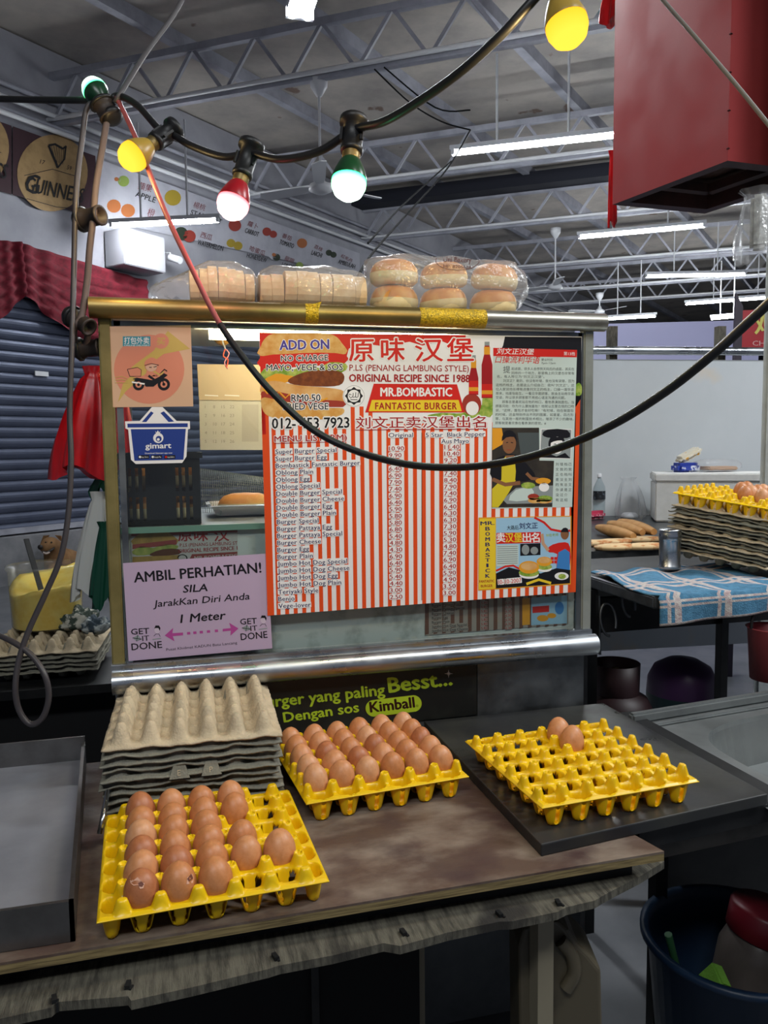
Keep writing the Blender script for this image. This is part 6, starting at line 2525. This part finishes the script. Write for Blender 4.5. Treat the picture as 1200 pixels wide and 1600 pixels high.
# towel over the ledge
m_tb = mat('towel_blue', '4a7d9c', 0.95, c2='3a6784', nscale=60, bump=0.6, bscale=300)
m_tw = mat('towel_white', 'b9b4b0', 0.95, c2='a38f90', nscale=80, bump=0.6, bscale=300)
tl = [atz(938, 904, LZ + 0.004), atz(1058, 916, LZ + 0.004)]
tb = [atz(1022, 880, LZ + 0.004), atz(1225, 902, LZ + 0.004)]
NX, NY, NF = 44, 22, 12
vs, fs, mi = [], [], []
front_l, front_r = Vector((1.100, 1.660, LZ + 0.004)), Vector((1.52, 1.660, LZ + 0.004))
back_l, back_r = Vector((1.112, 2.02, LZ + 0.004)), Vector((1.55, 2.05, LZ + 0.004))
for j in range(NY + NF + 1):
    for i in range(NX + 1):
        u = i / NX
        if j <= NY:
            t = j / NY
            p = back_l.lerp(back_r, u).lerp(front_l.lerp(front_r, u), t)
            p = p + Vector((0.010 * math.sin(7 * t), 0, 0.004 + 0.006 * mnoise.noise(Vector((u * 6, t * 5, 0.3))) + 0.003 * math.sin(u * 20 + t * 6)))
        else:
            t = (j - NY) / NF
            p = front_l.lerp(front_r, u) + Vector((0, -0.012 * math.sin(min(1, t * 3) * PI / 2) - 0.006 * math.sin(u * 14) * t, -(0.075 - 0.02 * u) * t + 0.004))
        vs.append(p)
mb = MB()
for j in range(NY + NF):
    for i in range(NX):
        a = j * (NX + 1) + i
        white = (i % 15 in (2, 4, 5)) or (j % 11 in (2, 4)) or j >= NY + NF - 1
        mb.mid(m_tw if white else m_tb)
        fs.append(((a, a + 1, a + NX + 2, a + NX + 1), m_tw if white else m_tb))
b0 = len(mb.v)
mb.v.extend([tuple(v) for v in vs])
for f, mm in fs:
    mb.f.append([b0 + k for k in f])
    mb.mi.append(mb.mid(mm))
    mb.sm.append(True)
o = mb.build('towel')
sd = o.modifiers.new('cloth', 'SOLIDIFY')
sd.thickness = 0.003
tag(o, 'blue and white striped towel hanging over the ledge of the second stall', 'towel')

# steel shaker
g = atz(1046, 888, LZ + 0.012)
root = empty('steel_shaker', g, 'round stainless steel shaker standing on the blue towel', 'shaker')
T = Matrix.Translation(g)
m = MB()
m.lathe([(0, 0), (0.030, 0), (0.032, 0.004), (0.031, 0.010), (0.0295, 0.012), (0.0295, 0.08), (0.031, 0.083)], m_inox, 32, T)
m.build('body', root)
m = MB()
m.lathe([(0.031, 0.083), (0.032, 0.086), (0.032, 0.103), (0.030, 0.107), (0.031, 0.110), (0.030, 0.114), (0, 0.115)], m_inox, 32, T)
m.build('lid', root)

# stack of pulp trays with a yellow tray of eggs
N0 = atd(1179, 905, 2.16)
F0 = atd(1050, 870, 2.32)
d_ = Vector((N0.x - F0.x, N0.y - F0.y, 0)).normalized()
n_ = Vector((-d_.y, d_.x, 0))
if n_.dot(FWD) < 0:
    n_ = -n_
mid_ = Vector(((N0.x + F0.x) / 2, (N0.y + F0.y) / 2, 0)) + n_ * 0.1475
yaw3 = math.atan2(d_.y, d_.x)
NS_ = 13
random.seed(9)
TILT = Matrix.Translation(Vector((N0.x, N0.y, LZ))) @ Matrix.Rotation(0.13, 4, n_) @ Matrix.Translation(-Vector((N0.x, N0.y, LZ)))


def lean(o):
    Mx = TILT @ (Matrix.Translation(o.location) @ o.rotation_euler.to_matrix().to_4x4())
    o.location = Mx.translation
    o.rotation_euler = Mx.to_euler()
    return o


for k in range(NS_):
    o = pulp_tray(mid_.x + random.uniform(-.004, .004), mid_.y + random.uniform(-.004, .004), LZ + 0.006 + k * 0.0108, yaw3 + random.uniform(-.02, .02) + (PI if k % 2 else 0), k % 3,
              'grey pulp egg tray on the second stall, %s of its stack' % NUM[k], 'pulp egg trays stacked on the second stall', (random.uniform(-.006, .006), random.uniform(-.006, .006)))
    lean(o)
t4 = plastic_tray(mid_.x, mid_.y, LZ + 0.006 + NS_ * 0.0108 + 0.012, yaw3, 'yellow egg tray with eggs on the pulp stack of the second stall')
lean(t4)
random.seed(2)
for r in range(5):
    for c in range(6):
        if (c >= 3 and r >= 1) or (c == 5 and r == 0 and False) or (r >= 3 and c >= 2):
            egg(tray_pt(t4, c - 2.5, r - 2, EZ), random.choice((0, 1, 3)), 'brown egg on the second stall tray, %s row from the cart, %s along' % (ORD[r], ORD[c]),
                'eggs on the second stall', (random.uniform(-.1, .1), random.uniform(-.1, .1)))

# gas cylinders under the stall
m_teal = mat('cylinder_teal', '31474a', 0.45)
m_purp = mat('cylinder_purple', '54365e', 0.4)
m_dred = mat('cylinder_dark', '2c1518', 0.5)


def cylinder(px, py, Z, r, m1, m2, label, collar=True):
    c = atd(px, py, Z)
    c = Vector((c.x, c.y, 0))
    root = empty('gas_cylinder', c, label, 'gas cylinder', 'gas cylinders under the second stall')
    T = Matrix.Translation(c)
    m = MB()
    m.lathe([(0, 0.02), (r * 0.9, 0.02), (r, 0.06), (r, 0.36)], m1, 32, T)
    m.build('body', root)
    m = MB()
    m.lathe([(r, 0.36), (r * 0.97, 0.42), (r * 0.8, 0.47), (r * 0.45, 0.50), (0, 0.51)], m2, 32, T)
    m.build('shoulder', root)
    m = MB()
    if not collar:
        return
    m.lathe([(r * 0.6, 0.48), (r * 0.62, 0.60), (r * 0.60, 0.60), (r * 0.58, 0.48)], m1, 28, T)
    m.build('collar', root)
    m = MB()
    m.lathe([(0.02, 0.5), (0.02, 0.56), (0.012, 0.58), (0, 0.58)], m_brass_bulb_tint, 12, T)
    m.build('valve', root)


cylinder(1066, 1050, 3.35, 0.145, m_teal, m_purp, 'teal gas cylinder with a purple shoulder under the second stall', False)
cylinder(962, 1030, 2.95, 0.145, m_dred, m_dred, 'dark gas cylinder with an open collar beside the cart')
# red bucket hanging
g = atd(1203, 1060, 2.0)
root = empty('red_bucket', g, 'dull red plastic bucket hanging at the right edge below the egg stack', 'bucket')
T = Matrix.Translation(g)
m_rb = mat('bucket_red', '8d3b40', 0.5)
m = MB()
hb = atd(1203, 978, 2.0).z - g.z
m.lathe([(0, 0.002), (0.048, 0.0), (0.056, hb * 0.97), (0.061, hb), (0.058, hb), (0.053, hb * 0.96), (0.046, 0.005), (0, 0.006)], m_rb, 30, T)
m.build('pail', root)
m = MB()
pts = [g + Vector((0.06 * math.cos(a), 0, hb + 0.085 * math.sin(a))) for a in [PI * k / 14 for k in range(15)]]
m.tube(pts, 0.004, m_black, 8)
m.build('handle', root)
m = MB()
hh = g + Vector((0, 0, hb + 0.085))
m.tube(spline([Vector((hh.x, 1.67, 1.01)), Vector((hh.x, hh.y - 0.01, 1.0)), hh + Vector((0, 0, -0.008)), hh + Vector((0, 0.012, 0.004))], 5), 0.003, m_inox_dull, 6)
tag(m.build('pail_hook'), 'steel hook carrying the red bucket under the ledge', 'hook')

# ------------------------------------------------------------------ sink
SZ = 0.785
sa, sbk = atz(1008, 1132, SZ), atz(1260, 1070, SZ)
ux = Vector((1, 0.0, 0))
root = empty('steel_sink', Vector((1.28, 1.4, SZ)), 'stainless steel sink right of the black slab', 'sink')
O = Vector((0.962, 1.03, SZ))
Wx, Wy = 0.72, 0.53
cxs, cys, rx, ry = 0.40, 0.26, 0.31, 0.19
m = MB()
n = 64
outer, inner, low, floor_ = [], [], [], []
yv = (sbk - sa).normalized()
for k in range(n):
    a = 2 * PI * k / n
    c, s = math.cos(a), math.sin(a)
    ex = lambda q: math.copysign(abs(q) ** 0.6, q)
    inner.append((cxs + rx * ex(c), cys + ry * ex(s)))
    t = min((Wx - cxs if c > 0 else cxs) / max(abs(c), 1e-6), (Wy - cys if s > 0 else cys) / max(abs(s), 1e-6))
    outer.append((cxs + c * t, cys + s * t))
skew = lambda x, y: O + Vector((x, y + x * 0.12, 0))
V = [skew(*p) for p in outer] + [skew(*p) for p in inner] + [skew(*p) + Vector((0, 0, -0.012)) for p in inner] + [skew(cxs + (p[0] - cxs) * 0.93, cys + (p[1] - cys) * 0.93) + Vector((0, 0, -0.11)) for p in inner]
F = []
for k in range(n):
    j = (k + 1) % n
    for q in range(3):
        F.append((q * n + k, q * n + j, (q + 1) * n + j, (q + 1) * n + k))
F.append([3 * n + k for k in range(n)])
m.add(V, F, mat('sink_steel', 'a4a8a8', 0.32, metal=0.7, c2='8d9191', nscale=5))
m.build('basin', root)
m = MB()
m.bar(skew(0, Wy - 0.01) + Vector((0, 0, 0.012)), skew(Wx, Wy - 0.01) + Vector((0, 0, 0.012)), 0.02, 0.024, MATS['sink_steel'], bev=0.005)
m.bar(skew(0, Wy - 0.045) + Vector((0, 0, 0.003)), skew(Wx, Wy - 0.045) + Vector((0, 0, 0.003)), 0.012, 0.008, MATS['sink_steel'], bev=0.003)
m.build('back_rim', root)
m = MB()
p_, q_ = skew(0.11, Wy - 0.012), skew(Wx, Wy - 0.012)
m.bar(Vector((p_.x, p_.y, 0.38)), Vector((q_.x, q_.y, 0.38)), 0.01, 0.74, m_black)  # black panel added behind the sink to keep the floor below dark
m.build('shade_panel', root)
for q in ((0.05, 0.06), (0.66, 0.06), (0.05, 0.47), (0.66, 0.47)):
    p = skew(*q)
    MB().box((p.x, p.y, 0.39), (0.03, 0.03, 0.76), m_black).build('leg', root)

# ------------------------------------------------------------------ steel pan at left
pb = atz(118, 1470, TZ + 0.001)
ztop_ = aty(112, 1408, pb.y).z
qb = atz(133, 1157, ztop_)
root = empty('griddle_pan', (-0.42, 1.3, TZ), 'flat stainless steel pan with raised rim at the left of the counter', 'pan')
xl = -0.75
y0, y1 = pb.y, qb.y
xr0, xr1 = pb.x, min(qb.x, pb.x - 0.02)
wth = 0.006
zi = TZ + 0.018
m = MB()
m.add([(xl, y0 + wth, zi), (xr0 - wth, y0 + wth, zi), (xr1 - wth, y1 - wth, zi), (xl, y1 - wth, zi)], [(0, 1, 2, 3)], mat('pan_floor', '94969e', 0.4, metal=0.4, c2='7f8189', nscale=5, rnoise=(6, 0.35, 0.5)))
m.build('floor_plate', root)
m_panw = mat('pan_wall', '7b7a79', 0.35, metal=0.9, c2='5b5855', nscale=6)
m = MB()
m.prism([(xl, y0, TZ + 0.001), (xr0, y0, TZ + 0.001), (xr0, y0, ztop_), (xl, y0, ztop_)], (0, wth, 0), m_panw)
m.build('front_rim', root)
m = MB()
m.prism([(xr0, y0, TZ + 0.001), (xr1, y1, TZ + 0.001), (xr1, y1, ztop_), (xr0, y0, ztop_)], (-wth, 0, 0), m_panw)
m.build('side_rim', root)
m = MB()
m.prism([(xl, y1, TZ + 0.001), (xr1, y1, TZ + 0.001), (xr1, y1, ztop_ + 0.01), (xl, y1, ztop_ + 0.01)], (0, -wth, 0), m_panw)
m.build('back_rim', root)
m = MB()
xa_ = xr0 + 0.008
m.tube(spline([(xa_, 1.24, TZ + 0.03), (xa_ + 0.006, 1.26, ztop_ + 0.004), (xa_ + 0.004, 1.40, ztop_ + 0.006), (xa_ - 0.004, 1.42, TZ + 0.03)], 6), 0.004, m_inox, 8)
m.build('side_handle', root)

# ------------------------------------------------------------------ under the counter
root = empty('under_counter_shade_box', (-0.3, 1.45, 0), 'black box added for the shade under the counter', 'dark_box')
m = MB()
m.box((-0.35, 1.45, 0.37), (1.5, 0.2, 0.72), mat('shade_black', '0c0c0d', 0.9))  # black box added to make the space under the counter dark
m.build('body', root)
m = MB()
m.box((0.20, 1.345, 0.40), (0.014, 0.01, 0.3), m_black)  # thin bar on the front of the added box
m.build('shade_box_bar', root)
# jug
root = empty('plastic_jug', atz(870, 1600, 0.30), 'cloudy white plastic jug with a handle under the counter edge', 'jug')
JZ = 1.24
outl = [(812, 1640), (810, 1480), (818, 1452), (838, 1440), (872, 1440), (890, 1455), (905, 1478), (925, 1497), (940, 1515), (943, 1640), (943, 1760), (812, 1760)]
hole = [(868, 1500), (874, 1480), (884, 1486), (888, 1505), (884, 1525), (872, 1530), (866, 1518)]
P = [atd(x, y, JZ) for x, y in outl]
fw = Vector((FWD.x, FWD.y, 0)).normalized()
mb = MB()
mb.prism(P, fw * 0.10, mat('jug_plastic', '4f4839', 0.45, sss=0.1))
o = mb.build('body', root)
bv = o.modifiers.new('bevel', 'BEVEL')
bv.width = 0.012
bv.segments = 3
bv.limit_method = 'ANGLE'
m = MB()
ctr = [atd(x, y, JZ - 0.006) for x, y in ((876, 1470), (893, 1492), (897, 1520), (884, 1545))]
m.tube(spline(ctr, 6), 0.011, MATS['jug_plastic'], 10)
m.build('handle', root)
m = MB()
c = atd(842, 1440, JZ) + fw * 0.05
m.lathe([(0.018, -0.004), (0.018, 0.020), (0.016, 0.023), (0, 0.023)], mat('cap_yellow', '9a8a2c', 0.5), 20, Matrix.Translation(c))
m.build('cap', root)

# blue bucket with a jar and a sponge
bc = atz(1150, 1462, 0.40)
bc = Vector((bc.x, bc.y, 0.0))
root = empty('blue_bucket', bc, 'dark blue bucket on the floor under the sink', 'bucket')
T = Matrix.Translation(bc)
m = MB()
m.lathe([(0, 0.01), (0.14, 0.0), (0.175, 0.385), (0.19, 0.39), (0.19, 0.402), (0.176, 0.402), (0.168, 0.38), (0.138, 0.012), (0, 0.014)], mat('bucket_blue', '122840', 0.45), 44, T)
m.build('pail', root)
jc = bc + Vector((0.0, -0.015, 0.15))
root = empty('red_lid_jar', jc, 'big cloudy jar with a red lid standing in the blue bucket', 'jar')
T = Matrix.Translation(jc) @ Matrix.Rotation(0.22, 4, 'Y')
m = MB()
m.lathe([(0, 0), (0.075, 0.002), (0.082, 0.02), (0.082, 0.22), (0.07, 0.255), (0.066, 0.262)], mat('jar_cloudy', '524b47', 0.3, c2='443e3b', nscale=8), 36, T)
m.build('body', root)
m = MB()
m.lathe([(0.073, 0.258), (0.076, 0.26), (0.076, 0.31), (0.07, 0.318), (0, 0.318)], mat('lid_red', '651621', 0.4), 36, T)
m.build('lid', root)
g = bc + Vector((-0.105, -0.055, 0.345))
mb = MB()
mb.box(g, (0.028, 0.05, 0.085), mat('sponge_green', '5f8f2c', 0.9, bump=0.5, bscale=300), M=Matrix.Rotation(0.5, 3, 'Y') @ Matrix.Rotation(0.4, 3, 'X'), bev=0.004)
tag(mb.build('sponge'), 'bright green sponge in the blue bucket', 'sponge')
mb = MB()
a = bc + Vector((-0.10, 0.02, 0.25))
mb.tube([a, a + Vector((-0.06, -0.02, 0.18))], 0.008, mat('brush_green', '2f5a38', 0.5), 8)
tag(mb.build('brush_handle'), 'dark green brush handle leaning on the bucket rim', 'brush')
